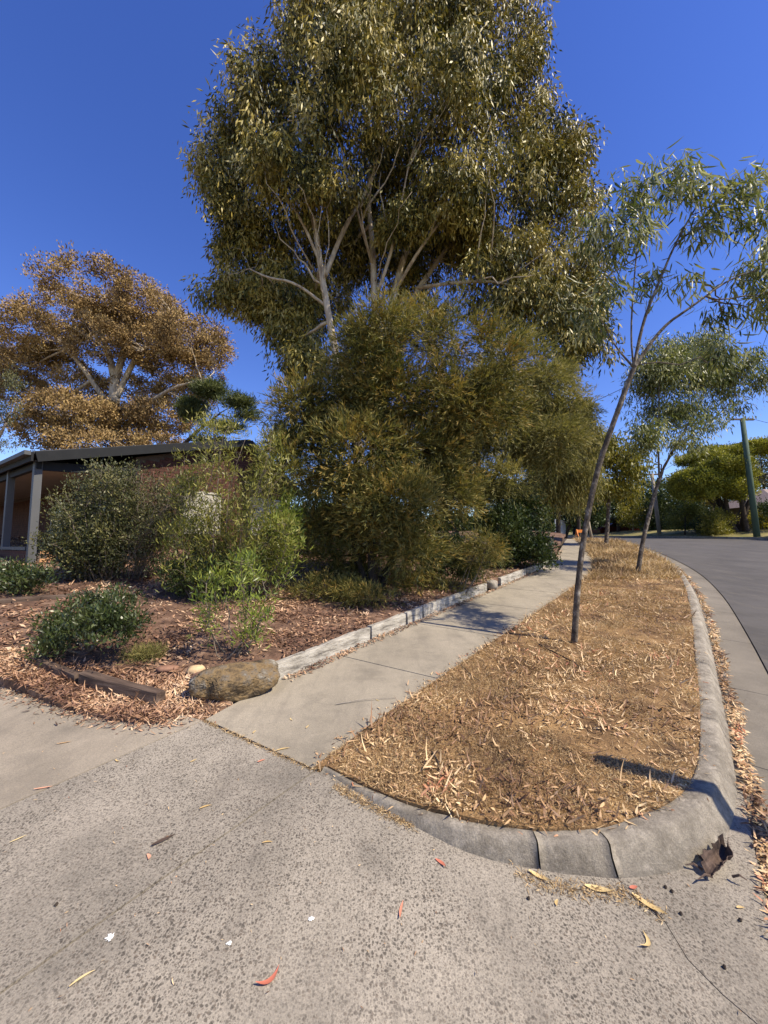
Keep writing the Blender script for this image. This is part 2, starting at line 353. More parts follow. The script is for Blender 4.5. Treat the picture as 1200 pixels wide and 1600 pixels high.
# ------------------------------------------------------------ foliage engine
def unit(v): return v / (np.linalg.norm(v, axis=-1, keepdims=True) + 1e-9)
KITE = (np.array([0, .45, .45, 1.]), np.array([0, .5, -.5, 0]), [(0, 1, 3, 2)])
LANCE = (np.array([0, .28, .28, .68, .68, 1.]), np.array([0, .5, -.5, .38, -.38, 0]), None)
def leafmesh(c, d, L, W, rnd, cl, kind='kite', curl=0., nrm=None, cup=0.):
    """c base points, d directions, L lengths, W widths; returns one mesh of leaf blades"""
    n = len(c); d = unit(d)
    if nrm is None: nrm = R.normal(size=(n, 3))
    s = unit(np.cross(d, nrm)); up = np.cross(s, d)
    L = np.broadcast_to(L, n)[:, None]; W = np.broadcast_to(W, n)[:, None]
    cu = (R.normal(size=n) * curl)[:, None] if curl else 0
    if kind == 'kite': T, S, k = KITE[0], KITE[1], 4
    else: T, S, k = LANCE[0], LANCE[1], 6
    V = np.empty((n, k, 3), np.float32)
    for i in range(k):
        V[:, i] = c + d * (L * T[i]) + s * (W * S[i]) + up * (cu * L * T[i] ** 2 + cup * W * abs(S[i])) + s * (cu * L * .35 * T[i] ** 2)
    base = (np.arange(n) * k)[:, None]
    if k == 4: F = base + np.array([[0, 2, 3, 1]])
    else: F = np.vstack([base + np.array([[0, 0, 2, 1]])[:, [1, 2, 3, 3]], base + np.array([[1, 2, 4, 3]]), base + np.array([[3, 4, 5, 5]])])
    if k == 6:
        tri = np.vstack([base + np.array([[0, 2, 1]]), base + np.array([[1, 2, 4]]), base + np.array([[1, 4, 3]]), base + np.array([[3, 4, 5]])])
        F = tri
    return mesh(V.reshape(-1, 3), F, attrs={'rnd': np.repeat(rnd, k), 'cl': np.repeat(cl, k)})
def sphere(n): return unit(R.normal(size=(n, 3)))
def noise3(p, f, s=0): return (vnoise(p[:, 0], p[:, 1], f, s) + vnoise(p[:, 1], p[:, 2], f, s + 1) + vnoise(p[:, 2], p[:, 0], f, s + 2)) / 3
def lobe_points(lobes, n, shell=.55, top=.0, carve=.0):
    """cluster centres spread over the outer part of several ellipsoids"""
    vol = np.array([np.prod(r) ** (2 / 3) for _, r in lobes]); k = R.choice(len(lobes), n * 4, p=vol / vol.sum())
    c = np.array([l[0] for l in lobes])[k]; r = np.array([l[1] for l in lobes])[k]
    u = sphere(n * 4); q = (shell + (1 - shell) * R.rand(n * 4) ** .7)[:, None]
    keep = R.rand(n * 4) < np.clip(1 + top * u[:, 2], .05, 1) if top else np.ones(n * 4, bool)
    p = c + u * r * q
    if carve: f = 1.6 / float(np.mean([l[1] for l in lobes])); keep &= (noise3(p, f, 3) + .4 * noise3(p, f * 2.3, 9)) > carve
    p = p[keep][:n]; return p, k[keep][:n], u[keep][:n]
def curve_to(a, b, n=5, bend=.12, sag=0):
    a, b = np.asarray(a, float), np.asarray(b, float); t = np.linspace(0, 1, n)[:, None]; L = np.linalg.norm(b - a)
    o = R.normal(size=3) * L * bend; o[2] += sag * L
    p = a + (b - a) * t + o * (t * (1 - t) * 2); p[1:-1] += R.normal(size=(n - 2, 3)) * L * .02
    return p
def foliage(cent, cl_u, per, rc, L, W, style, mat, parent, name='crown', kind='kite', flat=1., curl=0., up=.5):
    n = len(cent) * per; ci = np.repeat(np.arange(len(cent)), per)
    rcv = (np.broadcast_to(rc, len(cent)) * R.uniform(.6, 1.3, len(cent)))[ci][:, None]
    off = np.clip(R.normal(size=(n, 3)) * .55, -.95, .95); off[:, 2] *= flat
    rnd = R.rand(n); cl = np.clip(.5 + .28 * R.normal(size=len(cent)), 0, 1)[ci]
    if style == 'hang':
        c = cent[ci] + off * rcv; d = R.normal(size=(n, 3)) * .45; d[:, 2] -= 1.0
        d += (off * .35)
    elif style == 'spray':                           # blades along short branchlets that fan from the cluster
        nb = 7; bd = unit(cl_u[:, None, :] * .6 + R.normal(size=(len(cent), nb, 3)) * .55 + np.array((0, 0, up)))
        j = R.randint(0, nb, n); t = R.rand(n)[:, None]; b = bd[ci, j]
        c = cent[ci] + b * t * rcv * 1.6 + np.array((0, 0, -1)) * (t ** 2) * rcv * .5; d = b + R.normal(size=(n, 3)) * .38
    elif style == 'weep':
        nb = 8; bd = R.normal(size=(len(cent), nb, 3)) * .45; bd[..., 2] -= .2; j = R.randint(0, nb, n); t = R.rand(n)[:, None]; b = bd[ci, j]
        c = cent[ci] + b * t * rcv * 1.3 + np.array((0, 0, -1.3)) * (t ** 1.6) * rcv * 1.3; d = b * .4 + R.normal(size=(n, 3)) * .22; d[:, 2] -= .9
    elif style == 'up':
        c = cent[ci] + off * rcv; d = R.normal(size=(n, 3)) * .5 + off * .6; d[:, 2] += .7
    else:
        c = cent[ci] + off * rcv; d = off + R.normal(size=(n, 3)) * .3
    LL = L * R.uniform(.6, 1.25, n)
    me = leafmesh(c, d, LL, W * R.uniform(.7, 1.2, n), rnd, cl, kind, curl)
    return link(name, me, mat, parent)
def plant(name, label, cat, base, trunks, lobes, ncl, per, rc, L, W, style, mat, bark, group=None, shell=.5, top=0, twr=.012, limbs=True,
          kind='kite', curl=0., flat=1., ntw=None, limbr=.05, up=.5, extra=None, crown='crown', tn=9, attach=.35, carve=0.):
    """trunks: list of (points, radii); lobes in world space. Everything is stored relative to base."""
    base = np.asarray(base, float); root = thing(name, label, cat, base, group)
    lobes = [(np.asarray(c, float), np.asarray(r, float)) for c, r in lobes]
    nodes_ = []
    for pts, rr in trunks:
        p = chaikin(np.asarray(pts, float), 2); q = np.interp(np.linspace(0, 1, len(p)), np.linspace(0, 1, len(rr)), rr)
        m = MB(); m.tube(p - base, q, tn, .06); m.build('trunk', bark, root, True)
        s0 = int(len(p) * attach)
        nodes_ += [(p[i], q[i]) for i in range(s0, len(p))]
    allc = [p for p, _ in nodes_]; allr = [r for _, r in nodes_]
    if limbs:
        for c, r in lobes:
            D = np.array(allc[:len(nodes_)]) - c; dist = np.linalg.norm(D, axis=1) + np.maximum(0, D[:, 2]) * 1.5
            i = int(np.argmin(dist)); rr0 = min(allr[i] * .75, limbr)
            p = curve_to(allc[i], c, 7, .10, -.05); m = MB(); q = np.linspace(rr0, max(.006, rr0 * .3), 7)
            m.tube(p - base, q, 6, .05); m.build('limb', bark, root, True)
            allc += list(p[2:]); allr += list(q[2:])
    cent, li, u = lobe_points(lobes, ncl, shell, top, carve)
    if ntw is None: ntw = min(ncl, 260)
    ntw = min(ntw, len(cent))
    m = MB(); AC = np.array(allc); AR = np.array(allr)
    for i in R.choice(len(cent), ntw, replace=False):
        j = int(np.argmin(np.linalg.norm(AC - cent[i], axis=1) + np.maximum(0, AC[:, 2] - cent[i][2])))
        p = curve_to(AC[j], cent[i], 4, .12); m.tube(p - base, np.linspace(min(twr, AR[j] * .6), twr * .25, 4), 3)
    if ntw: m.build('twigs', bark, root, kind='stuff')
    foliage(cent - base, u, per, rc, L, W, style, mat, root, crown, kind, flat, curl, up)
    if extra: extra(root, base, cent, AC)
    return root
def lob(u, v, Y, ru, rv=None, ry=None):              # lobe from a centre and its half sizes in metres
    rv = rv or ru; ry = ry or (ru + rv) / 2; return (P(u, v, Y), (ru, ry, rv))

# ================================================================ THE GROUND
# --- terrain out to the horizon
rr_ = np.r_[0, np.geomspace(1.5, 500, 46)]; th = np.linspace(0, 2 * math.pi, 73)[:-1]
V = []; F = []
for i, r in enumerate(rr_):
    for a in th:
        x, y = r * math.cos(a), r * math.sin(a); V.append((x, y, float(zs(y)) - (.32 if abs(y) < 36 or y < 0 else .32)))
for i in range(len(rr_) - 1):
    for j in range(72):
        k = (j + 1) % 72; F.append([i * 72 + j, (i + 1) * 72 + j, (i + 1) * 72 + k, i * 72 + k])
link('ground', mesh(V, F, True), M['terrain'], kind='structure')

# --- kerb line (inner edge), footpath edges
corner = hits([(510, 1200), (560, 1228), (640, 1262), (720, 1284), (800, 1298), (880, 1303), (960, 1292), (1020, 1272), (1062, 1246), (1088, 1212)])
street = hits([(1095, 1150), (1088, 1050), (1080, 960), (1070, 912), (1048, 882), (1012, 862), (985, 851), (968, 845)])
K = chaikin(np.array(corner + street), 2)
K = resample(K, .04)
i0 = int(np.argmin(np.linalg.norm(K - street[0], axis=1)))
KS = K[i0:]                                          # the straight and the bend along the street
back = [KS[0] - A * s for s in (4.5, 3, 1.5, .6)]
KLINE = np.vstack([back, KS[3::9]])                  # gutter follows the street and runs on past the driveway
pR = np.vstack([[-.42, 2.47], hits([(560, 1150), (690, 1060), (800, 985), (880, 930), (936, 888), (915, 858), (903, 847), (897, 842)])])
pL = np.vstack([hits([(320, 1125), (428, 1066), (600, 991), (700, 950), (862, 882), (876, 858), (882, 847), (886, 842)])])
pR, pL = resample(chaikin(pR, 2), .1), resample(chaikin(pL, 2), .1)

def kerb_profile(s, p):
    """cross section: (offset outwards, height) at kerb point p"""
    d = .135 * float(smooth(max(0., float(dd(p[0], p[1])) + .12) / 2.0)) if s < 1 else .14
    d = max(d, .004);
    k = min(1, d / .07); ns = float(smooth((dd(p[0], p[1]) - 1.2) / .5)); tp = .032 + .045 * k + .025 * ns; fc = .012 + .028 * k + .03 * ns
    return [(0, -.16), (0, .008), (.012, .013), (tp * .55, .015), (tp * .9, .013), (tp + fc * .12, .002), (tp + fc * .45, -d * .45), (tp + fc, -d * .96), (tp + fc + .006, -d - .14)]
def kerb_seg(i, j, parent):
    pts = K[i:j + 1].copy(); t = np.gradient(pts, axis=0); t /= np.linalg.norm(t, axis=1)[:, None]
    nn = np.column_stack((t[:, 1], -t[:, 0]))
    if i > 0: pts[0] += t[0] * .004
    V = []; F = []
    for k, p in enumerate(pts):
        s = 0 if i + k < i0 else 1
        for o, h in kerb_profile(s, p):
            q = p + nn[k] * (o + (.012 * (float(vnoise(p[0], p[1], 7, int(o * 50))) - .5) if o > .02 else 0)) if False else p + nn[k] * (o + (.007 * (float(vnoise(p[0], p[1], 7, int(o * 30))) - .5) if o > .02 else 0)); V.append((q[0], q[1], float(zs(p[1])) + h + .012 * (float(vnoise(q[0] + h, q[1], 9)) - .5) + R.normal() * .0012))
    m = 9
    for k in range(len(pts) - 1):
        for a in range(m - 1): F.append([k * m + a, k * m + a + 1, (k + 1) * m + a + 1, (k + 1) * m + a][::-1])
    F.append(list(range(m))[::-1]); F.append([(len(pts) - 1) * m + a for a in range(m)])
    o = link('kerb_segment', mesh(V, F, True), M['kerb'], parent)
    return o
kerb = link('kerb', None, kind='structure')
cuts = [0] + [int(np.argmin(np.linalg.norm(K - hit(*p), axis=1))) for p in ((828, 1300), (932, 1298), (1088, 1120), (1086, 1035), (1080, 962), (1074, 925), (1066, 905), (1050, 883), (1025, 866), (1000, 856))] + [len(K) - 1]
for a, b in zip(cuts[:-1], cuts[1:]): kerb_seg(a, b, kerb)

# --- gutter channel and road
g0, g1 = offset(KLINE, .10), offset(KLINE, .60)
gut = link('gutter', None, kind='structure')
step_ = [0, 4, 8, 13, 18, 24, 31, 40, 52, 70, len(g0) - 1]
step_ = [s for s in step_ if s < len(g0)]
for a, b in zip(step_[:-1], step_[1:]):
    pa, pb = g0[a:b + 1].copy(), g1[a:b + 1].copy()
    if a: pa[0] += (pa[1] - pa[0]) * .02; pb[0] += (pb[1] - pb[0]) * .02
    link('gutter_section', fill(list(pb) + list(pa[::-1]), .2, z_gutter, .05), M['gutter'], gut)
farR = [np.array(p) for p in ((9.2, -6), (12.5, -1), (18, 8), (23.5, 21.5), (24, 24.2), (22.7, 27.2), (21.4, 29.5), (20.5, 33), (22, 60), (30, 110))]
nearR = list(offset(KLINE, .605)) + [np.array(p) for p in ((15.4, 30), (15.6, 34), (16.5, 60), (24, 110))]
rk = link('road', fill(nearR + farR[::-1], .8, z_road), M['asphalt'], kind='structure')
V = []; F = []                                       # road goes on behind the camera
# --- far verge with kerb
_fr = np.array(farR)
def z_verge(x, y): return zs(y) + .05 * vnoise(x, y, .5) + .55 * smooth((np.asarray(x) - np.interp(y, _fr[:, 1], _fr[:, 0])) / 5)
vg = [p + np.array((.0, 0)) for p in farR]
outer = [p + np.array((26, 0)) for p in farR[::-1]]
link('verge', fill([p + (.16, 0) for p in vg] + outer, 1.3, z_verge, .3), M['verge'], kind='structure')
fk = link('far_kerb', None, kind='structure')
for a in range(len(farR) - 1):
    p, q = farR[a], farR[a + 1]; n = max(1, int(np.linalg.norm(q - p) / 2.4)) if p[1] < 40 else 6
    for k in range(n):
        s, e = p + (q - p) * k / n, p + (q - p) * (k + .995) / n
        m = MB(); m.beam((s[0] + .08, s[1], float(zs(s[1])) - .09), (e[0] + .08, e[1], float(zs(e[1])) - .09), .15, .22); m.build('kerb_block', M['kerb'], fk)

# --- sub soil under slabs so the joints read dark
link('sub_base', fill([(-16, -6), (3.2, -6), (3.0, 2.2), (14, 20), (13, 34), (6, 34), (-1.4, 4), (-16, 7.5)], .5, lambda x, y: zs(y) - .17 - .08 * (dd(x, y) > 1.2)), M['under'], kind='structure')

# --- footpath slabs
fp = link('footpath', None, kind='structure')
NP = 12
def atlen(pl, s):
    c = np.r_[0, np.cumsum(np.linalg.norm(np.diff(pl, axis=0), axis=1))]
    return np.array([np.interp(s, c, pl[:, 0]), np.interp(s, c, pl[:, 1])])
LL_, LR_ = (np.sum(np.linalg.norm(np.diff(q, axis=0), axis=1)) for q in (pL, pR))
js = np.r_[0, np.cumsum([1.55, 1.5, 1.6, 1.5, 1.55, 1.6, 1.5, 1.6, 1.6, 1.6, 1.6, 1.6, 1.6, 1.6, 1.6, 1.6])]
js = np.r_[js[js < LL_ - .8], LL_]
for a, b in zip(js[:-1], js[1:]):
    g = .006
    ls = [atlen(pL, s) for s in np.linspace(a + g, b - g, 7)]; rs = [atlen(pR, s * LR_ / LL_) for s in np.linspace(a + g, b - g, 7)]
    link('path_slab', fill(rs + ls[::-1], .16, z_path, .12), M['path'], fp)

# --- driveway slabs
dv = link('driveway', None, kind='structure')
p0, p1 = pR[0] + (-.005, -.01), pL[0] + (-.012, -.012)
g = .006
far_ = 6.0
L1a = p0 - A * far_; L2a = p1 - A * far_
crk = [np.array(hit(*q, z_drive)) for q in ((940, 1312), (958, 1362), (985, 1400), (1040, 1442), (1075, 1500), (1130, 1555), (1185, 1602))]
kb = offset(K, .10)
iA = int(np.argmin(np.linalg.norm(K - hit(932, 1298), axis=1)))
edge = [p + N * 2.0 + A * s for p in [np.array((-.4, 2.49))] for s in (1.6, 0, -1.4)]; edge = [e + N * .045 for e in edge]
def sh(p, n_, d): return np.asarray(p) + np.asarray(n_) * d
crackrib = crk + [crk[-1] - A * 1.5 * np.array((.3, 1.4))]
# main slab: between the seam that runs on from the path's right edge and the crack
kin = [K[i] for i in range(3, iA, 4)]
sB = [sh(p0, N, g), *[q + N * .0 for q in kin], crackrib[0] + (-.006, .05)] + [q + (-.0018, -.0012) for q in crackrib[1:]] + [np.array((.2, -3.2)), sh(L1a, N, g)]
link('concrete_slab', fill(sB, .14, z_drive, .05), M['drive'], dv)
kin2 = [K[i] for i in range(iA, i0 + 9, 6)]
sC = [crackrib[0] + (.006, .05)] + kin2 + [q for q in edge] + [edge[-1] - A * 2.2] + [crackrib[-1] + (.3, -1.5)] + [q + (.0018, .0012) for q in crackrib[1:][::-1]]
link('concrete_slab', fill(sC, .14, z_drive, .05), M['drive'], dv)
sA = [sh(p1, N, g), sh(p0, N, -g), sh(L1a, N, -g), sh(L2a, N, g)]
link('concrete_slab', fill(sA, .2, z_drive, .05), M['drive'], dv)
sD = [sh(p1, N, -g), sh(L2a, N, -g), (-16, -2), (-16, 7.6), (-9, 5.5), (-3.2, 3.7)]
link('concrete_slab', fill(sD, .3, z_drive, .05), M['smoothdrive'], dv)

# --- nature strip
kinner = K[::4]
pr_ = [p for p in pR[::4]]
strip_poly = [K[0] + (.01, .0)] + [p + N * .008 for p in kinner[1:]] + [pR[-1]] + [p + N * .012 * (-1) for p in pr_[::-1]]
link('nature_strip', fill(strip_poly, .13, z_strip, .1), M['strip'], kind='structure')

# --- garden
tim = [p for p in pL[::5] if True]
gfront = hits([(300, 1122), (262, 1130), (220, 1131), (175, 1126), (130, 1117), (95, 1107), (60, 1094), (30, 1082), (0, 1073)], z_drive)
gleft = [np.array(p) for p in ((-4.6, 4.0), (-6.2, 4.6), (-9, 5.4), (-16, 7.4))]
garden_poly = [pL[0] + (-.01, -.01)] + [p - N * .062 for p in tim[1:]] + [np.array(p) for p in ((9.5, 34), (-30, 34), (-30, 12))] + gleft[::-1] + gfront[::-1]
link('garden_bed', fill(garden_poly, .28, z_gard, .1), M['soil'], kind='structure')

# ================================================================ LITTER AND GRASS (stuff)
def scatter(poly, n, fall=3.0, dens=None, maxy=40):
    poly = np.asarray(poly); lo, hi = poly.min(0), poly.max(0); hi[1] = min(hi[1], maxy); out = []
    tot = 0
    while tot < n:
        x = R.uniform(lo[0], hi[0], n * 6); y = R.uniform(lo[1], hi[1], n * 6)
        k = R.rand(n * 6) < 1 / (1 + (np.hypot(x, y) / fall) ** 2)
        if dens is not None: k &= R.rand(n * 6) < dens(x, y)
        x, y = x[k], y[k]; m = inside(x, y, poly); out.append(np.column_stack((x[m], y[m]))); tot += m.sum()
    return np.vstack(out)[:n]
def litter(name, label, poly, n, zf, mat, L, W, fall=3, curl=.35, kind='lance', dens=None, up=.012, maxy=40, cat='leaf litter', tilt=.25):
    p = scatter(poly, n, fall, dens, maxy); a = R.uniform(0, 2 * math.pi, n)
    dist = np.hypot(p[:, 0], p[:, 1]); LL = L * R.uniform(.35, 1.25, n) * np.clip(.75 + dist / 22, .75, 1.6)
    d = np.column_stack((np.cos(a), np.sin(a), R.normal(size=n) * tilt))
    z = zf(p[:, 0], p[:, 1]) + .004 + R.rand(n) * up + np.maximum(0, -d[:, 2]) * LL
    nr = np.column_stack((R.normal(size=(n, 2)) * .45, np.ones(n)))
    me = leafmesh(np.column_stack((p, z)), d, LL, W * R.uniform(.6, 1.3, n) * np.clip(.75 + dist / 22, .75, 1.6), R.rand(n), vnoise(p[:, 0], p[:, 1], 3, 9), kind, curl, nr, .35)
    return link(name, me, mat, label=label, cat=cat, kind='stuff')
clump = lambda x, y: .25 + .75 * (vnoise(x, y, 2.3, 11) > .45)
litter('strip_leaf_litter', 'curled tan gum leaves and bark strips strewn over the nature strip', strip_poly, 6800, z_strip, M['litter'], .078, .012, 3.0, .8, dens=clump)
litter('strip_bark_litter', 'fine brown bark chips and leaf crumbs over the nature strip', strip_poly, 20000, z_strip, M['litter'], .028, .006, 3.5, .2, 'kite', dens=lambda x, y: .15 + .85 * (vnoise(x, y, 3.1, 21) > .5))
litter('garden_leaf_litter', 'dry reddish leaf litter and bark mulch covering the garden bed', garden_poly, 46000, z_gard, M['litter2'], .075, .020, 5, .3, 'kite', dens=clump, maxy=16)
fr = [pL[0]] + [hit(*q, z_gard) for q in ((380, 1075), (300, 1060), (250, 1060), (120, 1040), (0, 1010))] + gfront[::-1]
litter('driveway_edge_litter', 'band of pinkish dry gum leaves spilling along the driveway edge', fr, 7500, z_gard, M['litter2'], .075, .011, 5, .5, up=.006, tilt=.12)
def spill(name, label, pts, wd, n, zf, mat, L=.06, W=.011, cat='leaf litter'):
    pts = np.array(pts); c = np.r_[0, np.cumsum(np.linalg.norm(np.diff(pts, axis=0), axis=1))]; s = R.rand(n) * c[-1]
    q = np.abs(R.normal(size=(n, 2))) * wd * np.sign(R.normal(size=(n, 2))); x = np.interp(s, c, pts[:, 0]) + q[:, 0]; y = np.interp(s, c, pts[:, 1]) + q[:, 1]
    a = R.uniform(0, 6.3, n); d = np.column_stack((np.cos(a), np.sin(a), R.normal(size=n) * .06)); nr = np.column_stack((R.normal(size=(n, 2)) * .4, np.ones(n)))
    me = leafmesh(np.column_stack((x, y, zf(x, y) + .006)), d, L * R.uniform(.3, 1.2, n), W * R.uniform(.5, 1.2, n), R.rand(n), R.rand(n), 'lance', .4, nr, .3)
    link(name, me, M[mat], label=label, cat=cat, kind='stuff')
spill('spilled_litter', 'loose leaves spilling from the garden over the driveway concrete', gfront, .07, 900, z_drive, 'litter2', .06)
spill('path_spilled_litter', 'loose gum leaves and straw spilling from the nature strip onto the footpath', [p - N * .03 for p in pR[:70:3]], .05, 700, z_path, 'litter', .05)
spill('kerb_top_litter', 'stray leaves and straw lying over the top of the kerb', [p + np.array((0, 0)) for p in offset(K, .02)[::8][:40]], .025, 260, lambda x, y: zs(y) + .014, 'litter', .06, .008)
# grass blades
def grass(name, label, poly, n, zf, h, wd, fall, mat, dens=None, maxy=25, lean=.9):
    p = scatter(poly, n, fall, dens, maxy); d = R.normal(size=(n, 3)) * lean; d[:, 2] = np.abs(d[:, 2]) * .35 + .28
    k = np.clip(.8 + np.hypot(p[:, 0], p[:, 1]) / 12, .8, 2.2)
    me = leafmesh(np.column_stack((p, zf(p[:, 0], p[:, 1]) - .002)), d, h * R.uniform(.5, 1.3, n) * k, wd * k, R.rand(n), vnoise(p[:, 0], p[:, 1], 1.5, 12), 'kite', .3)
    return link(name, me, mat, label=label, cat='grass', kind='stuff')
grass('strip_grass', 'flattened straw coloured dead grass on the nature strip', strip_poly, 70000, z_strip, .04, .003, 3.2, M['drygrass'], lambda x, y: .06 + .94 * np.clip((vnoise(x, y, 2.6, 14) + .5 * vnoise(x, y, 8, 2) - .55) * 3, 0, 1))
far_strip = [p for p in K[::9] if p[1] > 8.5]
far_strip = far_strip + [pR[-1]] + [p for p in pR[::6][::-1] if p[1] > 8.5]
grass('tall_dry_grass', 'golden dry grass on the far end of the nature strip', far_strip, 16000, z_strip, .10, .008, 12, M['drygrass'])
gp0, gp1 = offset(KLINE, .19), offset(KLINE, .30)
wavy = np.array([.5 + .5 * math.sin(i * 1.7) for i in range(len(gp1))])[:, None]
gl = list(gp0) + list((gp1 + (gp0 - gp1) * .5 * wavy)[::-1])
litter('gutter_litter', 'line of tan leaves and bark caught in the gutter against the kerb', gl, 5200, z_gutter, M['litter'], .055, .014, 4, .35, up=.03)
pe = list(pL[8:]) + list((pL[8:] + N * .11)[::-1])
litter('path_edge_litter', 'thin line of orange brown leaves along the foot of the timber edging', pe, 1500, z_path, M['litter2'], .05, .016, 6, .2, 'kite', maxy=15)
dr_poly = [sh(p1, N, .1), sh(p0, N, 0), (1.5, 1.9), (1.2, .8), (-2, .8), (-3.2, 2.6)]
litter('driveway_crumbs', 'tiny straw bits and leaf crumbs scattered on the driveway concrete', dr_poly, 260, z_drive, M['litter'], .022, .004, 3, .3, 'kite', up=.002, tilt=.03)
# moss and straw packed in joints and at the foot of the kerb
def seam(name, label, pts, wd, n, zf, L=.03):
    pts = np.array(pts); c = np.r_[0, np.cumsum(np.linalg.norm(np.diff(pts, axis=0), axis=1))]; s = R.rand(n) * c[-1]
    x = np.interp(s, c, pts[:, 0]) + R.normal(size=n) * wd; y = np.interp(s, c, pts[:, 1]) + R.normal(size=n) * wd
    d = R.normal(size=(n, 3)); d[:, 2] = abs(d[:, 2]) * .25
    me = leafmesh(np.column_stack((x, y, zf(x, y) + .002)), d, L * R.uniform(.4, 1.3, n), .0035, R.rand(n), R.rand(n), 'kite', .3)
    link(name, me, M['drygrass'], label=label, cat='grass', kind='stuff')
seam('joint_grass', 'dry grass growing in the joint across the footpath mouth', [p1 + (.0, .0), p0], .007, 650, z_drive, .026)
kb2 = offset(K, .05)
seam('kerb_foot_grass', 'straw coloured grass packed along the foot of the kerb return', [kb2[i] + (-.02, -.03) for i in range(4, int(iA * .45), 3)], .016, 800, z_drive, .028)
seam('crack_grass', 'yellow grass tufts in the crack before the kerb', [hit(*q, z_drive) for q in ((810, 1365), (850, 1385), (930, 1395), (985, 1400), (1035, 1430))], .02, 650, z_drive, .03)

# ================================================================ TIMBER EDGING, BOULDER, STONES
def timber(a, b, wd, ht, mat, label, zf, name='timber_sleeper', group=None, lift=0, cat='sleeper'):
    a, b = np.array(a, float), np.array(b, float); L = np.linalg.norm(b - a); n = max(3, int(L / .14)); base = (*((a + b) / 2), float(zf(*((a + b) / 2)))); az_ = math.atan2(b[1] - a[1], b[0] - a[0]); ca, sa = math.cos(-az_), math.sin(-az_)
    t = (b - a) / L; s = np.array((t[1], -t[0])); V = []; F = []
    prof = [(-.5, 0), (-.5, .93), (-.44, 1), (.44, 1), (.5, .93), (.5, 0)]
    for i in range(n + 1):
        p = a + (b - a) * i / n
        z0 = float(zf(*(a + (b - a) * i / n)))
        for o, h in prof:
            j = R.normal(size=3) * .0025; q = p + s * (o * wd) + t * j[0]
            dx_, dy_ = q[0] - base[0] + j[1], q[1] - base[1] + j[2]; V.append((dx_ * ca - dy_ * sa, dx_ * sa + dy_ * ca, z0 - .05 + h * (ht + .05) + lift + (R.normal() * .003 if h else 0) - base[2]))
    k = 6
    for i in range(n):
        for j in range(k): F.append([i * k + j, i * k + (j + 1) % k, (i + 1) * k + (j + 1) % k, (i + 1) * k + j])
    F.append(list(range(k))[::-1]); F.append([n * k + j for j in range(k)])
    o = link(name, mesh(V, F), mat, label=label, cat=cat, group=group, loc=base); o.rotation_euler.z = az_; return o
G_ = 'timber sleepers edging the garden along the footpath'
def onL(u, v): return hit(u, v) - N * .035
sl_ = [((430, 1064), (578, 1000), 'whitest timber sleeper edging the path, nearest the boulder'), ((581, 999), (634, 976), 'short pale sleeper with a dark shaded end, after the longest sleeper'),
       ((637, 975), (660, 965), 'shortest stub of pale sleeper between two longer ones'), ((662, 964), (761, 924), 'pale split sleeper ending at the small grey stone'),
       ((783, 915), (822, 899), 'pale sleeper just beyond the small grey stone'), ((824, 898), (846, 889), 'shaded grey sleeper below the dark glossy bush'), ((848, 888), (864, 881), 'farthest sleeper beside the tan post')]
for (a, b, lb) in sl_: timber(onL(*a), onL(*b), .075, .15, M['sleeper'], lb, z_path, group=G_)
timber(hit(62, 1040, z_gard), hit(122, 1064, z_gard), .07, .06, M['darktimber'], 'dark rotten sleeper half buried under the glossy green bush', z_gard)
timber(hit(130, 1066, z_gard), hit(250, 1100, z_gard), .09, .09, M['darktimber'], 'long dark brown sleeper lying tilted in leaf litter left of the boulder', z_gard, lift=.01)
m = MB(); c = hit(238, 1103, z_gard); m.tube([(0, 0, -.05), (.005, 0, .035)], [.03, .026], 7, .1)
m.build('timber_peg', M['darktimber'], None, label='small sawn timber peg at the end of the long dark sleeper', cat='peg', loc=(c[0], c[1], float(z_gard(*c))))
timber(hit(0, 942, z_gard), hit(145, 930, z_gard), .1, .05, M['darktimber'], 'low dark edging board across the garden below the porch', z_gard, cat='edging board', name='edging_board')

def rock(name, label, c, sz, mat, rz=0, seed=0, sub=4, zoff=0, amp=.16, cat='rock'):
    import bmesh
    bm = bmesh.new(); bmesh.ops.create_icosphere(bm, subdivisions=sub, radius=1); rs = np.random.RandomState(seed); ph = rs.uniform(0, 6, (5, 3)); fq = rs.normal(size=(5, 3)) * 1.8
    for v in bm.verts:
        p = np.array(v.co); k = 1 + sum(amp * .45 * math.sin(float(np.dot(fq[i] * (1 + i * .5), p)) + ph[i, 0]) / (1 + i * .35) for i in range(5))
        q = np.sign(p) * np.abs(p) ** .82 * k + rs.normal(size=3) * .012 + p * .05 * (float(vnoise(p[0] * 1.3 + p[2], p[1] * 1.7 - p[2], 2.6, seed)) - .5)
        v.co = (q[0] * sz[0], q[1] * sz[1], q[2] * sz[2])
    me = bpy.data.meshes.new('m'); bm.to_mesh(me); bm.free()
    me.polygons.foreach_set('use_smooth', np.ones(len(me.polygons), bool))
    o = link(name, me, mat, label=label, cat=cat, loc=(c[0], c[1], float(z_gard(c[0], c[1])) + zoff)); o.rotation_euler.z = rz; return o
c = hit(366, 1092, z_path) + np.array((-.02, .12))
rock('boulder', 'large lichen covered brown boulder at the corner of driveway and path', c, (.35, .20, .135), M['rock'], rad(30), 3, 6, .03, .17)
c = hit(306, 1050, z_gard); rock('stone', 'pointed pale sandstone piece behind the boulder', c, (.075, .05, .04), M['palerock'], .6, 5, 2, .02)
c = hit(318, 1062, z_gard); rock('stone', 'flat reddish stone tucked against the left end of the boulder', c, (.11, .07, .05), M['redrock'], .2, 6, 3, .02)
c = hit(262, 1047, z_gard); rock('stone', 'low rust coloured stone near the grass tuft', c, (.10, .06, .03), M['redrock'], .2, 7, 3, .01)
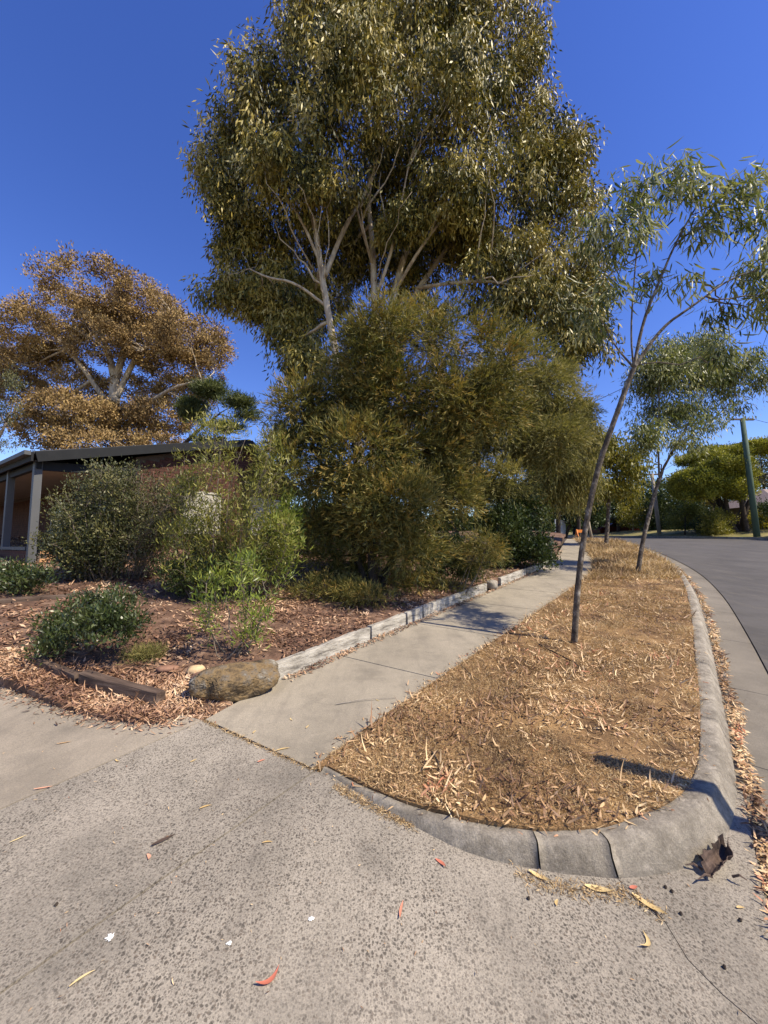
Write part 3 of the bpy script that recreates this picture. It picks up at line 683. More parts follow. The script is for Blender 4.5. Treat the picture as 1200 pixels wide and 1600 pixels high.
c = hit(773, 921) - N * .06; rock('stone', 'small grey stone filling the gap between path sleepers', c, (.14, .12, .10), M['greypole'], .9, 8, 3, -.02)

# ================================================================ HOUSE
e1 = np.array((.566, .824)); e2 = np.array((-.824, .566))
H0 = np.array((-7.72, 8.45)); ZE = 3.47
def hp(a, b, z): q = H0 + e1 * a + e2 * b; return (q[0], q[1], z)
house = thing('brick_house', 'brown brick house with charcoal gable roof and grey posted porch behind the shrubs', 'house', (H0[0] + 2, H0[1] + 4, .9))
hb = np.array((H0[0] + 2, H0[1] + 4, .9))
def hpart(m, name, mat, parent=None, **k):
    m.v = [tuple(np.array(p) - hb) for p in m.v]; return m.build(name, mat, parent or house, **k)
pk = 5.3; ZP = 4.95; rt = 7.4; ZR = 3.6
def hbox(m, a0, a1, b0, b1, z0, z1): 
    v = [hp(a, b, z) for z in (z0, z1) for a, b in ((a0, b0), (a1, b0), (a1, b1), (a0, b1))]
    m.add(v, [(0, 1, 2, 3), (7, 6, 5, 4), (0, 4, 5, 1), (1, 5, 6, 2), (2, 6, 7, 3), (3, 7, 4, 0)])
# roof planes as thick sheets, dark fascia along the rakes and eave
m = MB(); th_ = .10
for (a0, z0), (a1, z1) in (((-.15, ZE - .02), (pk, ZP)), ((pk, ZP), (rt + .3, ZR - .2))):
    v = [hp(a, b, z + o) for o in (.10, .16) for a, b, z in ((a0, -.25, z0), (a1, -.25, z1), (a1, 17, z1), (a0, 17, z0))]
    m.add(v, [(0, 1, 2, 3), (7, 6, 5, 4), (0, 4, 5, 1), (1, 5, 6, 2), (2, 6, 7, 3), (3, 7, 4, 0)])
roof = hpart(m, 'roof', M['roof'])
m = MB(); m.beam(hp(-.1, -.28, ZE + .02), hp(pk, -.28, ZP + .04), .05, .22); hpart(m, 'fascia', M['fascia'])
m = MB(); m.beam(hp(pk, -.28, ZP + .04), hp(rt + .3, -.28, ZR - .16), .05, .22); hpart(m, 'fascia', M['fascia'])
m = MB(); m.beam(hp(-.16, -.25, ZE + .02), hp(-.16, 17, ZE + .02), .04, .2); hpart(m, 'fascia', M['fascia'])
m = MB(); m.beam(hp(-.24, -.25, ZE + .09), hp(-.24, 17, ZE + .09), .11, .09); hpart(m, 'gutter', M['greypaint'])
# porch ceiling
m = MB(); v = [hp(0, -.05, ZE - .08), hp(2.0, -.05, ZE + .02), hp(2.0, 17, ZE + .02), hp(0, 17, ZE - .08)]; v += [tuple(np.array(p) + (0, 0, .04)) for p in v]
m.add(v, [(3, 2, 1, 0), (4, 5, 6, 7), (0, 1, 5, 4), (1, 2, 6, 5), (2, 3, 7, 6), (3, 0, 4, 7)]); hpart(m, 'porch_ceiling', M['ceil'])
for b in (0, 2.15, 4.6, 7.0, 9.4, 11.8):
    m = MB(); z0 = float(z_gard(*hp(0, b, 0)[:2])) - .2 if b == 0 else 1.45; q = hp(0.0, b, 0); m.box((q[0], q[1], (z0 + ZE - .02) / 2), (.14, .14, ZE - .02 - z0), math.atan2(e1[1], e1[0]))
    hpart(m, 'post', M['greypaint'])
m = MB(); m.beam(hp(0, -.1, ZE - .13), hp(0, 17, ZE - .13), .09, .16); hpart(m, 'beam', M['fascia'])
m = MB(); m.beam(hp(.05, -.02, ZE - .13), hp(2.0, -.02, ZE + .02), .09, .2); hpart(m, 'beam', M['fascia'])
# house walls
m = MB(); v = [hp(2.0, .06, .3), hp(rt, .06, .3), hp(rt, .06, ZR - .1), hp(pk, .06, ZP), hp(2.0, .06, ZE + .45), hp(2.0, 17, .3), hp(rt, 17, .3), hp(rt, 17, ZR - .1), hp(pk, 17, ZP), hp(2.0, 17, ZE + .45)]
m.add(v, [(0, 1, 2, 3, 4), (9, 8, 7, 6, 5), (0, 4, 9, 5), (1, 6, 7, 2), (3, 2, 7, 8), (4, 3, 8, 9)]); wall = hpart(m, 'wall', M['mortar'])
# gable bricks, one joined part
m = MB(); az = math.atan2(e1[1], e1[0])
def ztop(a): return ZE + .4 + (ZP - ZE - .4) * (a - 2) / (pk - 2) if a < pk else ZP + (ZR - ZP) * (a - pk) / (rt - pk)
WIN = [(3.3, 4.5, 1.9, 3.2), (5.6, 6.9, 1.9, 3.2)]
bl, bh = .24, .086
for r in range(52):
    z = .75 + r * bh
    for k in range(24):
        a = 2.12 + (k + .5 * (r % 2)) * bl
        if z > ztop(a) - .1 or a > rt - .1 or any(x0 - .1 < a < x1 + .1 and y0 - .03 < z < y1 + .03 for x0, x1, y0, y1 in WIN): continue
        q = hp(a, .055, z); m.box(q, (.23, .03, .076), az, jit=.002)
hpart(m, 'gable_bricks', M['brick'], kind='stuff')
m = MB()
for r in range(34):
    z = 1.0 + r * bh
    for k in range(60):
        b = .15 + (k + .5 * (r % 2)) * bl
        if z > ZE - .1 or (1.2 < b < 6.4 and 1.9 < z < 3.0): continue
        q = hp(1.99, b, z); m.box(q, (.23, .03, .076), math.atan2(e2[1], e2[0]), jit=.002)
hpart(m, 'porch_wall_bricks', M['brick'], kind='stuff')
for x0, x1, y0, y1 in WIN:
    f = MB(); 
    for a0, a1, z0, z1 in ((x0, x1, y0, y0 + .06), (x0, x1, y1 - .06, y1), (x0, x0 + .06, y0 + .06, y1 - .06), (x1 - .06, x1, y0 + .06, y1 - .06), ((x0 + x1) / 2 - .03, (x0 + x1) / 2 + .03, y0 + .06, y1 - .06)): hbox(f, a0, a1, .0, .05, z0, z1)
    fr_ = hpart(f, 'window', M['white']); g_ = MB(); hbox(g_, x0 + .05, x1 - .05, .03, .045, y0 + .05, y1 - .05)
    hpart(g_, 'blind', M['white'], fr_)
f = MB()
for b0, b1, z0, z1 in ((1.3, 6.3, 1.95, 2.03), (1.3, 6.3, 2.4, 2.46), (1.3, 6.3, 2.9, 2.97), (1.3, 1.37, 2.03, 2.9), (2.9, 2.97, 2.03, 2.9), (4.5, 4.57, 2.03, 2.9), (6.23, 6.3, 2.03, 2.9)): hbox(f, 1.92, 1.97, b0, b1, z0, z1)
fr_ = hpart(f, 'window', M['white']); g_ = MB(); hbox(g_, 1.95, 1.985, 1.36, 6.24, 2.0, 2.92); hpart(g_, 'pane', M['glass'], fr_)
# low brick porch walls, brick by brick
low = hpart((lambda m: (hbox(m, -.045, .045, .1, 12, .4, 1.40), hbox(m, .1, 1.95, -.045, .045, .4, 1.40), m)[2])(MB()), 'low_wall', M['mortar'])
bm_ = MB(); bm_.box((0, 0, 0), (.23, .11, .076), 0); brme = mesh(bm_.v, bm_.f); brme.materials.append(M['brick'])
brme2 = mesh(bm_.v, bm_.f); brme2.materials.append(M['litbrick'])
def brickobj(me, q, rz):
    o = bpy.data.objects.new('brick', me); COL.objects.link(o); o.parent = low; o.location = np.array(q) - hb; o.rotation_euler.z = rz + R.normal() * .004
for r in range(11):
    for k in range(13): brickobj(brme, hp(0, .25 + (k + .5 * (r % 2)) * bl, .55 + r * bh), math.atan2(e2[1], e2[0]))
    for k in range(7): brickobj(brme2, hp(.25 + (k + .5 * (r % 2)) * bl, 0, .55 + r * bh), az)  # gable side uses the brick coloured as sunlit
m = MB(); m.beam(hp(0, .12, 1.5), hp(0, 12, 1.5), .17, .07); hpart(m, 'coping', M['greypaint'])
m = MB(); q = np.array(hp(1.2, 2.6, 0)); m.tube([(q[0], q[1], 3.6), (q[0], q[1], 4.0)], .07, 10); vt = hpart(m, 'flue', M['palerock']); m = MB(); m.tube([(q[0], q[1], 4.0), (q[0], q[1], 4.1)], [.1, .12], 10); hpart(m, 'flue_cap', M['dark'], vt)

# ================================================================ BIG TREES
g2 = lambda c: np.array((c[0], c[1], float(z_gard(c[0], c[1]))))
# the tall gum
def gum_limbs(root, base, cent, AC):
    for i in range(26):
        u, v = R.uniform(430, 800), R.uniform(290, 500); a = P(u, v, 11.3); j = int(np.argmin(np.linalg.norm(AC - a, axis=1)))
        e = P(u + (u - 590) * R.uniform(.2, .6) + R.normal() * 25, v - R.uniform(60, 170), 10.3 + R.uniform(-.8, .8)); m = MB()
        m.tube(curve_to(AC[j], e, 8, .10) - base, np.linspace(R.uniform(.02, .04), .006, 8), 5, .05); m.build('limb', M['gumbark'], root, True)
B = g2((-.6, 11.6)); Y0 = 11.6
tr = [([B, P(562, 700, Y0), P(535, 600, Y0 - .2), P(518, 520, Y0 - .3), P(498, 400, Y0 - .5), P(486, 300, Y0 - .8), P(470, 180, Y0 - 1)], [.24, .17, .13, .10, .08, .045, .02]),
      ([B + (.12, .1, 0), P(590, 650, Y0 + .3), P(586, 480, Y0 + .3), P(582, 380, Y0 + .4), P(574, 300, Y0 + .5), P(590, 150, Y0 + .5)], [.24, .17, .12, .09, .06, .02]),
      ([P(590, 640, Y0 + .3), P(612, 470, Y0 + .5), P(640, 370, Y0 + .8), P(690, 280, Y0 + .8), P(720, 160, Y0)], [.14, .12, .09, .06, .02]),
      ([P(603, 600, Y0 + .3), P(640, 470, Y0 + 1), P(690, 400, Y0 + 1.2), P(760, 300, Y0 + 1), P(800, 220, Y0 + 1)], [.12, .10, .08, .05, .02]),
      ([P(500, 410, Y0 - .5), P(470, 340, Y0 - .9), P(440, 300, Y0 - 1.2), P(420, 240, Y0 - 1.4)], [.05, .04, .03, .01]),
      ([P(586, 470, Y0 + .3), P(610, 400, Y0 - .2), P(625, 330, Y0 - .6), P(640, 250, Y0 - 1)], [.06, .05, .035, .01]),
      ([P(620, 450, Y0 + .5), P(655, 390, Y0 - .3), P(700, 330, Y0 - .6), P(740, 300, Y0 - .6)], [.06, .05, .035, .01]),
      ([P(650, 450, Y0 + 1), P(720, 440, Y0 - .2), P(790, 440, Y0 - .3), P(850, 470, Y0 - .4)], [.06, .05, .035, .01]),
      ([P(512, 480, Y0 - .3), P(460, 440, Y0 - .6), P(420, 435, Y0 - .6), P(390, 420, Y0 - .6)], [.05, .04, .03, .01]),
      ([P(492, 360, Y0 - .6), P(478, 300, Y0 - 1), P(450, 230, Y0 - 1.3)], [.05, .035, .01]),
      ([P(584, 420, Y0 + .4), P(560, 340, Y0 - .4), P(545, 260, Y0 - .9)], [.05, .035, .01]),
      ([P(508, 430, Y0 - .4), P(540, 350, Y0), P(580, 290, Y0 - .3), P(600, 200, Y0 - 1)], [.08, .07, .05, .02])]
spec = [(700, 300, 10.6, 1.2, .9), (520, 290, 10.4, 1.0, .8), (620, 340, 11, 1.0, .6), (500, 70, 11, 1.8, 1.6), (620, 60, 11.5, 2.4, 1.8), (740, 50, 12, 2.2, 1.9), (420, 150, 11, 1.4, 1.3), (385, 220, 11.3, 1.2, 1.1), (560, 150, 10, 2.0, 1.5), (700, 170, 10.8, 2.1, 1.7),
        (810, 160, 12, 1.4, 1.6), (850, 260, 12, 1.5, 1.5), (460, 260, 10.3, 1.6, 1.3), (790, 300, 11.4, 1.7, 1.5), (880, 340, 12.3, 1.0, 1.1), (350, 300, 12, .9, .9), (360, 220, 12, .9, .8),
        (335, 265, 12, .7, 1.0), (380, 330, 12, 1.2, 1.2), (350, 370, 12.2, .6, .6), (345, 455, 12.3, .7, .7), (400, 400, 12.6, 1.4, 1.0), (440, 470, 12.4, 1.4, 1.2), (480, 570, 12.2, .9, .6), (920, 300, 12.2, .5, .7), (905, 480, 11.8, .8, 1.1), (360, 450, 12.6, .9, .5), (400, 480, 12.6, .9, .5), (460, 530, 12.6, 1.0, .9), (560, 50, 12.5, 2, 1.3), (700, -20, 12.5, 2, 1.2), (560, -10, 12.5, 1.4, .8),
        (830, 420, 11.7, 1.5, 1.2), (900, 430, 11.9, 1.0, 1.2), (860, 500, 11.2, 1.3, 1.0), (760, 440, 12, 1.4, 1.0), (910, 540, 11.5, .8, .8), (620, 270, 12.8, 1.8, 1.5), (700, 360, 13.2, 1.7, 1.2), (560, 340, 13.2, 1.5, 1.0), (640, 380, 13.4, 1.5, 1.0), (740, 380, 12.6, 1.3, .9), (480, 380, 13, 1.3, .9), (800, 380, 12, 1.3, .9), (820, 480, 11.6, 1.2, .9), (540, 400, 13.6, 1.6, 1.2), (640, 440, 13.6, 1.4, .9), (500, 470, 13.4, 1.3, 1.0), (815, 70, 12, .9, 1.0), (900, 250, 12.2, .8, .8), (455, 50, 11.4, .9, .8)]
plant('gum_tree', 'tallest gum tree with pale cream trunks and a huge olive crown behind the garden', 'tree', B, tr,
      [lob(u, v, Y, a * .95, b * .95) for u, v, Y, a, b in spec], 3300, 80, .40, .22, .052, 'hang', M['euc'], M['gumbark'], shell=.3, top=.15, twr=.02, ntw=800, limbr=.06, tn=12, attach=.45, carve=.575, extra=gum_limbs)

# brown crowned tree behind the house
Yb = 27; B = g2(P(190, 860, Yb)[:2])
tr = [([B, P(185, 720, Yb), P(178, 640, Yb), P(180, 590, Yb)], [.5, .42, .36, .3]), ([P(180, 600, Yb), P(170, 550, Yb), P(150, 500, Yb), P(110, 470, Yb)], [.28, .22, .15, .06]),
      ([P(180, 595, Yb), P(200, 530, Yb), P(190, 460, Yb), P(175, 430, Yb)], [.26, .2, .12, .05]), ([P(183, 620, Yb), P(210, 560, Yb), P(260, 500, Yb), P(300, 490, Yb)], [.22, .18, .12, .05]),
      ([P(180, 650, Yb), P(120, 560, Yb - 1), P(80, 520, Yb - 1)], [.2, .13, .05]), ([P(183, 680, Yb), P(250, 610, Yb - 1), P(330, 590, Yb - 1)], [.16, .1, .04])]
spec = [(170, 440, 4.2, 1.3), (110, 470, 3.2, 1.3), (60, 490, 2.6, 1.2), (240, 465, 3.0, 1.5), (300, 520, 2.6, 1.4), (330, 540, 1.7, 1.5), (200, 490, 3.5, 1.0), (20, 530, 2.0, 1.1), (-30, 560, 2.6, 2.0),
        (20, 590, 2.4, 1.4), (270, 560, 2.6, 1.0), (210, 600, 2.2, .9), (150, 520, 2.6, 1.2), (230, 530, 2.4, 1.2), (90, 560, 2.2, 1.2), (60, 540, 1.6, 1.0), (330, 580, 1.4, 1.0), (280, 600, 1.8, 1.0), (240, 690, 2.4, 1.0), (120, 640, 3.0, 1.5), (70, 660, 2.0, 1.4), (190, 650, 2.8, 1.2), (250, 640, 2.4, 1.2), (300, 610, 1.7, .9), (130, 590, 2.2, .9), (160, 690, 3.5, 1.0)]
plant('brown_gum_tree', 'wide rust brown crowned tree rising behind the porch roof', 'tree', B, tr, [lob(u, v + (28 if v < 520 else 12), Yb + R.uniform(-2, 2), a, b, a) for u, v, a, b in spec],
      4200, 44, .42, .18, .085, 'up', M['brownleaf'], M['gumbark'], shell=.6, top=.5, twr=.035, ntw=700, limbr=.12, flat=.8, attach=.2, carve=.57)
B = g2(P(250, 860, 24)[:2])
tr = [([B, P(255, 730, 24), P(300, 680, 23.5), P(345, 645, 23)], [.22, .17, .1, .04])]
plant('pine_tree', 'dark green conifer with a slanting limb beside the brown crowned tree', 'tree', B, tr, [lob(330, 610, 23.5, 1.1, .6), lob(370, 630, 23, 1.1, .5), lob(350, 665, 23, 1.3, .45), lob(385, 650, 23, .7, .4), lob(300, 640, 24, 1.2, .7), lob(320, 690, 23.5, 1.2, .4)],
      620, 46, .36, .24, .04, 'up', M['pineleaf'], M['darkbark'], carve=.6, shell=.1, twr=.02, attach=.5, flat=.5)
B = g2(P(-40, 860, 20)[:2])
tr = [([B, P(-20, 720, 20), P(10, 660, 20)], [.15, .1, .04])]
plant('thin_gum_tree', 'thin leafed tree at the left edge above the porch roof', 'tree', B, tr, [lob(-5, 690, 20, 1.1, .5), lob(0, 640, 20.5, .9, .9), lob(25, 600, 20.3, .9, .8)], 100, 26, .3, .16, .04, 'hang', M['greyshrub'], M['greybark'], shell=.2)

# fine leafed screen trees in the garden
B = g2(hit(585, 925, z_gard)); Y0 = B[1]
tr = [([B, P(580, 860, Y0), P(590, 740, Y0 + .1), P(600, 620, Y0 + .1), P(610, 520, Y0 + .2)], [.09, .08, .06, .04, .015]), ([B + (.1, .1, 0), P(640, 800, Y0 + .3), P(690, 700, Y0 + .6), P(730, 600, Y0 + .7)], [.07, .06, .04, .015]),
      ([B + (-.1, .1, 0), P(530, 780, Y0 + .4), P(480, 680, Y0 + .5)], [.06, .045, .015])]
spec = [(600, 530, .6, .45), (650, 510, .5, .4), (560, 570, .6, .5), (700, 530, .6, .45), (620, 620, .9, .7), (530, 630, .7, .5), (470, 640, .45, .4), (480, 700, .6, .5), (560, 710, .9, .6), (650, 700, .8, .6),
        (700, 620, .8, .6), (770, 560, .55, .45), (760, 640, .7, .5), (520, 780, .7, .5), (610, 790, .8, .5), (690, 770, .7, .4), (600, 860, .6, .3), (640, 850, .5, .3), (550, 900, .5, .22), (610, 905, .5, .2), (500, 840, .5, .5), (450, 730, .35, .4)]
plant('she_oak_tree', 'dense olive brown needle leafed tree, the broad nearest one in the garden', 'tree', B, tr, [lob(u, v, Y0 + R.uniform(-.3, .7) + (.0 if v < 800 else -.1), a, b) for u, v, a, b in spec],
      2500, 84, .29, .115, .0165, 'spray', M['needle'], M['darkbark'], carve=.655, shell=.35, top=.1, twr=.008, ntw=600, limbr=.025, up=.35)
B = g2(hit(752, 880, z_gard)); Y0 = B[1]
tr = [([B, P(752, 800, Y0), P(748, 720, Y0), P(740, 640, Y0)], [.10, .085, .06, .02]), ([B + (-.3, 0, 0), P(700, 800, Y0), P(670, 720, Y0)], [.05, .04, .02]), ([P(752, 800, Y0), P(790, 700, Y0 + .3), P(840, 620, Y0 + .5)], [.06, .05, .015])]
spec = [(740, 620, 1.0, .7), (800, 560, .8, .6), (850, 600, .9, .6), (700, 700, .9, .6), (790, 680, 1.0, .6), (860, 690, .9, .6), (720, 760, .8, .4), (780, 750, .8, .4), (890, 640, .6, .5), (850, 590, .5, .35), (680, 740, .7, .5)]
plant('she_oak_tree', 'grey olive weeping needle leafed tree above the gap with blue sky, over the path sleepers', 'tree', B, tr, [lob(u, v, Y0 + R.uniform(-.5, .8), a, b) for u, v, a, b in spec],
      2100, 74, .30, .13, .018, 'spray', M['needle2'], M['greybark'], up=-.15, carve=.62, shell=.3, top=.1, twr=.009, ntw=420, limbr=.03)
B = g2(hit(822, 862, z_gard)); B[1] += 2; B[0] += 1.2; B = g2(B[:2]); Y0 = B[1]
tr = [([B, P(822, 820, Y0), P(838, 740, Y0), P(850, 680, Y0)], [.10, .08, .05, .02])]
spec = [(850, 700, 1.4, .8), (890, 680, 1.2, .7), (870, 750, 1.4, .7), (830, 760, 1.1, .7), (905, 735, .9, .6), (880, 640, 1.0, .6), (840, 640, 1.1, .7), (910, 630, .5, .35)]
plant('she_oak_tree', 'farther soft khaki needle leafed tree reaching towards the footpath', 'tree', B, tr, [lob(u, v, Y0 + R.uniform(-.5, .8), a, b) for u, v, a, b in spec],
      1100, 66, .4, .17, .026, 'weep', M['needle2'], M['greybark'], carve=.6, shell=.3, top=.1, twr=.01, ntw=300, limbr=.035)

# ---- shrubs in the garden
def shrub(label, bu, bv, spec, ncl, per, rc, L, W, style, mat, bark='twig', name='shrub', nst=5, cat='shrub', r=.015, ntw=None, yj=.25, top=0., shell=.2, kind='kite', curl=0., Yo=0, **k):
    B = g2(hit(bu, bv, z_gard) + np.array((bu - 600, 600)) / 600 * Yo); Y0 = B[1]
    lo = [lob(u, v, Y0 + R.uniform(-yj, yj), a, b) for u, v, a, b in spec]; tr = []
    for i in range(nst):
        c = lo[i % len(lo)][0]; b0 = B + (R.normal() * .05, R.normal() * .05, -.02); tr.append(([b0, (b0 + c) / 2 + R.normal(size=3) * .05, c], [r, r * .8, r * .35]))
    return plant(name, label, cat, B, tr, lo, ncl, per, rc, L, W, style, mat, M[bark], shell=shell, top=top, twr=.005, ntw=ntw if ntw is not None else min(ncl, 90), limbr=.009, tn=5, kind=kind, curl=curl, **k)
shrub('low glossy dark green bush beside the half buried sleeper', 140, 1015, [(110, 975, .4, .17), (160, 965, .4, .2), (190, 985, .3, .14), (130, 1000, .4, .12), (90, 1005, .25, .1), (170, 940, .35, .16), (70, 1020, .18, .07)],
      230, 40, .11, .055, .017, 'up', M['fernleaf'], name='bush', cat='bush', flat=.6, carve=.6, yj=.4)
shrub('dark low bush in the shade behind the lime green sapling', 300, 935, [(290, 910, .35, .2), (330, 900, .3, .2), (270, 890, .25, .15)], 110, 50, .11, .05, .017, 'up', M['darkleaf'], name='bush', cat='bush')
shrub('small green grass tuft left of the boulder', 215, 1045, [(215, 1030, .16, .04), (235, 1022, .12, .04)], 40, 55, .06, .08, .004, 'up', M['needle2'], name='grass_tuft', cat='grass tuft', nst=2, r=.004)
shrub('low spreading olive bush at the foot of the broad nearest tree', 515, 940, [(510, 915, .4, .13), (550, 925, .4, .13), (480, 925, .25, .1), (580, 935, .35, .1)], 170, 55, .13, .07, .009, 'spray', M['needle'], name='bush', cat='bush', nst=4, up=.5)
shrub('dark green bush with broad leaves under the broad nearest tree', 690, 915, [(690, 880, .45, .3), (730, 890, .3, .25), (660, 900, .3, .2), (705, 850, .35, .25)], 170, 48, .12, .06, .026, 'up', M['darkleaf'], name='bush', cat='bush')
shrub('olive needle bush drooping over the leaf litter before the small grey stone', 725, 925, [(740, 870, .45, .22), (700, 920, .3, .13), (760, 850, .3, .2)], 150, 52, .16, .09, .010, 'spray', M['needle'], name='bush', cat='bush', up=.1)
shrub('glossy dark bush with yellow green tips beside the tan post', 815, 885, [(800, 850, .8, .55), (840, 860, .5, .4), (780, 820, .6, .5), (820, 800, .6, .45), (770, 860, .4, .3), (790, 770, .4, .3)], 420, 55, .2, .09, .04, 'up', M['darkleaf'], name='bush', cat='bush', nst=7, yj=.5)
shrub('bright yellow green spray in front of the glossy dark bush', 778, 868, [(770, 825, .3, .12), (800, 835, .3, .12), (755, 815, .2, .1)], 50, 24, .14, .10, .03, 'up', M['limeleaf'], name='shrub', nst=3)
shrub('low bright green bush at the foot of the porch post', 18, 925, [(10, 905, .5, .2), (35, 912, .35, .15), (-20, 900, .5, .25), (60, 900, .25, .15)], 150, 45, .13, .06, .02, 'up', M['fernleaf'], name='bush', cat='bush', flat=.6)
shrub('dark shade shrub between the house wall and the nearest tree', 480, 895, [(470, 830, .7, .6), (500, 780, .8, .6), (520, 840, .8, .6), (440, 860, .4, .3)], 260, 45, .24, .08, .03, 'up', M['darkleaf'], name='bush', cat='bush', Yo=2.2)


def stem_shrub(name, label, cat, bu, bv, tops, nst, side, per, rc, L, W, mat, sl_=.22, r0=.010, low=.25, style='up', bare=.0, curl=.15, group=None, bark='twig'):
    B = g2(hit(bu, bv, z_gard)); Y0 = B[1]; root = thing(name, label, cat, B, group); st = MB(); tw = MB(); cent = []; us = []
    for i in range(nst):
        u, v, a, b = tops[R.randint(len(tops))]; c = P(u, v, Y0 + R.uniform(-.4, .45)) + R.normal(size=3) * (a * .5, .12, b * .5)
        b0 = B + np.array((R.normal() * .09 + (c[0] - B[0]) * .25, R.normal() * .10, -.03)); b0[2] = float(z_gard(b0[0], b0[1])) - .02
        p = curve_to(b0, c, 8, .14); rr = r0 * R.uniform(.5, 1.1)
        m = MB(); m.tube(p - B, np.linspace(rr, .0022, 8), 5, .1); m.build('stem', M[bark], root, True)
        H = np.linalg.norm(c - b0)
        for k in range(side):
            t = low + (1 - low) * R.rand() ** .8; q = p[int(t * 7)] + (p[min(7, int(t * 7) + 1)] - p[int(t * 7)]) * ((t * 7) % 1)
            e = q + unit(R.normal(size=3) * (1, 1, .5) + (0, 0, .45)) * sl_ * R.uniform(.4, 1.2) * (1.15 - .6 * t)
            tw.tube(curve_to(q, e, 3, .15) - B, [.003, .0022, .0012], 3)
            if R.rand() > bare: cent.append(e); us.append(unit(e - q))
    tw.build('twigs', M[bark], root, kind='stuff')
    if cent: foliage(np.array(cent) - B, np.array(us), per, rc, L, W, style, mat, root, 'foliage', 'kite', 1.0, curl, .4)
    return root
stem_shrub('shrub', 'dark sparse shrub with bare grey twigs in front of the porch', 'shrub', 165, 905, [(95, 790, .3, .25), (130, 745, .3, .2), (160, 765, .3, .2), (200, 750, .3, .2), (110, 840, .3, .2), (210, 800, .3, .2), (150, 830, .3, .2), (80, 850, .2, .2), (185, 735, .3, .15)], 64, 28, 22, .14, .055, .022, M['greyshrub'], bare=.12, low=.12)
stem_shrub('shrub', 'tangle of bare grey twigs with few leaves between the two garden shrubs', 'shrub', 205, 905, [(240, 770, .3, .2), (270, 790, .25, .2), (230, 735, .3, .15), (255, 830, .25, .2), (275, 760, .2, .2), (290, 760, .15, .2)], 44, 26, 14, .12, .05, .018, M['greyshrub'], bare=.3, low=.2, sl_=.3)
stem_shrub('willowy_shrub', 'tall light green willowy shrub in front of the cream windows', 'shrub', 345, 935, [(325, 672, .2, .15), (365, 652, .2, .12), (295, 735, .2, .2), (345, 780, .2, .2), (390, 690, .2, .15), (400, 800, .2, .2), (280, 830, .15, .15), (440, 735, .15, .15), (380, 860, .25, .12), (310, 860, .2, .1), (440, 820, .12, .12), (418, 685, .15, .12)], 40, 24, 15, .12, .09, .016, M['shrubleaf'], low=.15, sl_=.26)
stem_shrub('shrub', 'bright lime leafed shrub right of the cream windows with spiky leaves', 'shrub', 412, 930, [(430, 820, .2, .12), (455, 800, .15, .1), (400, 800, .15, .12), (450, 770, .15, .12), (470, 840, .12, .1)], 12, 16, 18, .12, .11, .019, M['brightleaf'], low=.35, sl_=.2)
stem_shrub('sapling', 'young lime green sapling growing just behind the boulder', 'sapling', 372, 1018, [(340, 890, .1, .08), (372, 900, .1, .06), (408, 910, .08, .06), (360, 950, .1, .05), (412, 965, .05, .05), (388, 870, .08, .05), (330, 940, .06, .05)], 9, 15, 11, .07, .08, .015, M['brightleaf'], low=.35, sl_=.13, r0=.011)
# ---- street trees
B = np.array((*hit(897, 1005, z_strip), 0)); B[2] = z_strip(B[0], B[1]); Y0 = B[1]; Yt = Y0 - .35
tr = [([B, P(905, 880, Y0 - .02), P(930, 740, Y0 - .1), P(962, 650, Y0 - .2), P(992, 570, Y0 - .3)], [.038, .033, .031, .029, .025]),
      ([P(990, 575, Y0 - .3), P(1035, 510, Yt), P(1080, 480, Yt - .1), P(1140, 435, Yt - .1), P(1190, 420, Yt - .1)], [.022, .018, .013, .009, .004]),
      ([P(990, 575, Y0 - .3), P(1005, 500, Yt), P(1030, 440, Yt), P(1055, 380, Yt), P(1095, 310, Yt)], [.02, .017, .014, .011, .004]),
      ([P(990, 575, Y0 - .3), P(985, 520, Yt), P(992, 420, Yt), P(1000, 340, Yt), P(1003, 300, Yt)], [.012, .010, .008, .006, .003]),
      ([P(988, 572, Y0 - .3), P(960, 540, Yt + .1), P(940, 500, Yt + .2)], [.013, .009, .004]),
      ([P(1000, 400, Yt), P(950, 430, Yt), P(905, 460, Yt)], [.008, .006, .003]), ([P(1055, 385, Yt), P(1100, 340, Yt + .1), P(1150, 270, Yt + .2)], [.01, .007, .003])]
spec = [(1000, 300, .38, .22), (1050, 270, .35, .2), (1085, 300, .3, .22), (960, 370, .35, .3), (930, 350, .2, .2), (1140, 300, .3, .2), (1180, 280, .2, .2), (1100, 350, .3, .12), (1160, 350, .25, .15), (1160, 430, .25, .2), (1195, 400, .25, .25), (960, 450, .2, .15), (1190, 480, .2, .2), (1130, 490, .18, .08), (1020, 440, .2, .12), (1080, 440, .18, .1), (925, 500, .25, .2), (1130, 550, .2, .08), (1230, 330, .3, .4), (1000, 350, .3, .15), (1225, 450, .25, .3)]
plant('street_tree', 'slender leaning young gum on the nature strip, nearest the kerb corner', 'tree', B, tr, [lob(u, v, Yt + R.uniform(-.35, .45), a, b) for u, v, a, b in spec],
      290, 17, .16, .16, .021, 'hang', M['eucyoung'], M['greybark'], group='young trees on the nature strip', shell=.2, twr=.004, ntw=280, limbr=.008, kind='lance', curl=.35, attach=.5, limbs=True)
B = np.array((*hit(997, 895, z_strip), 0)); B[2] = z_strip(B[0], B[1]); Y0 = B[1]
tr = [([B, P(1003, 850, Y0), P(1020, 780, Y0), P(1035, 735, Y0)], [.06, .05, .045, .035]), ([P(1035, 735, Y0), P(1060, 690, Y0), P(1100, 620, Y0)], [.03, .02, .008]), ([P(1030, 745, Y0), P(1028, 690, Y0), P(1030, 600, Y0)], [.026, .02, .008]), ([P(1050, 705, Y0), P(1100, 670, Y0), P(1150, 620, Y0)], [.02, .014, .006])]
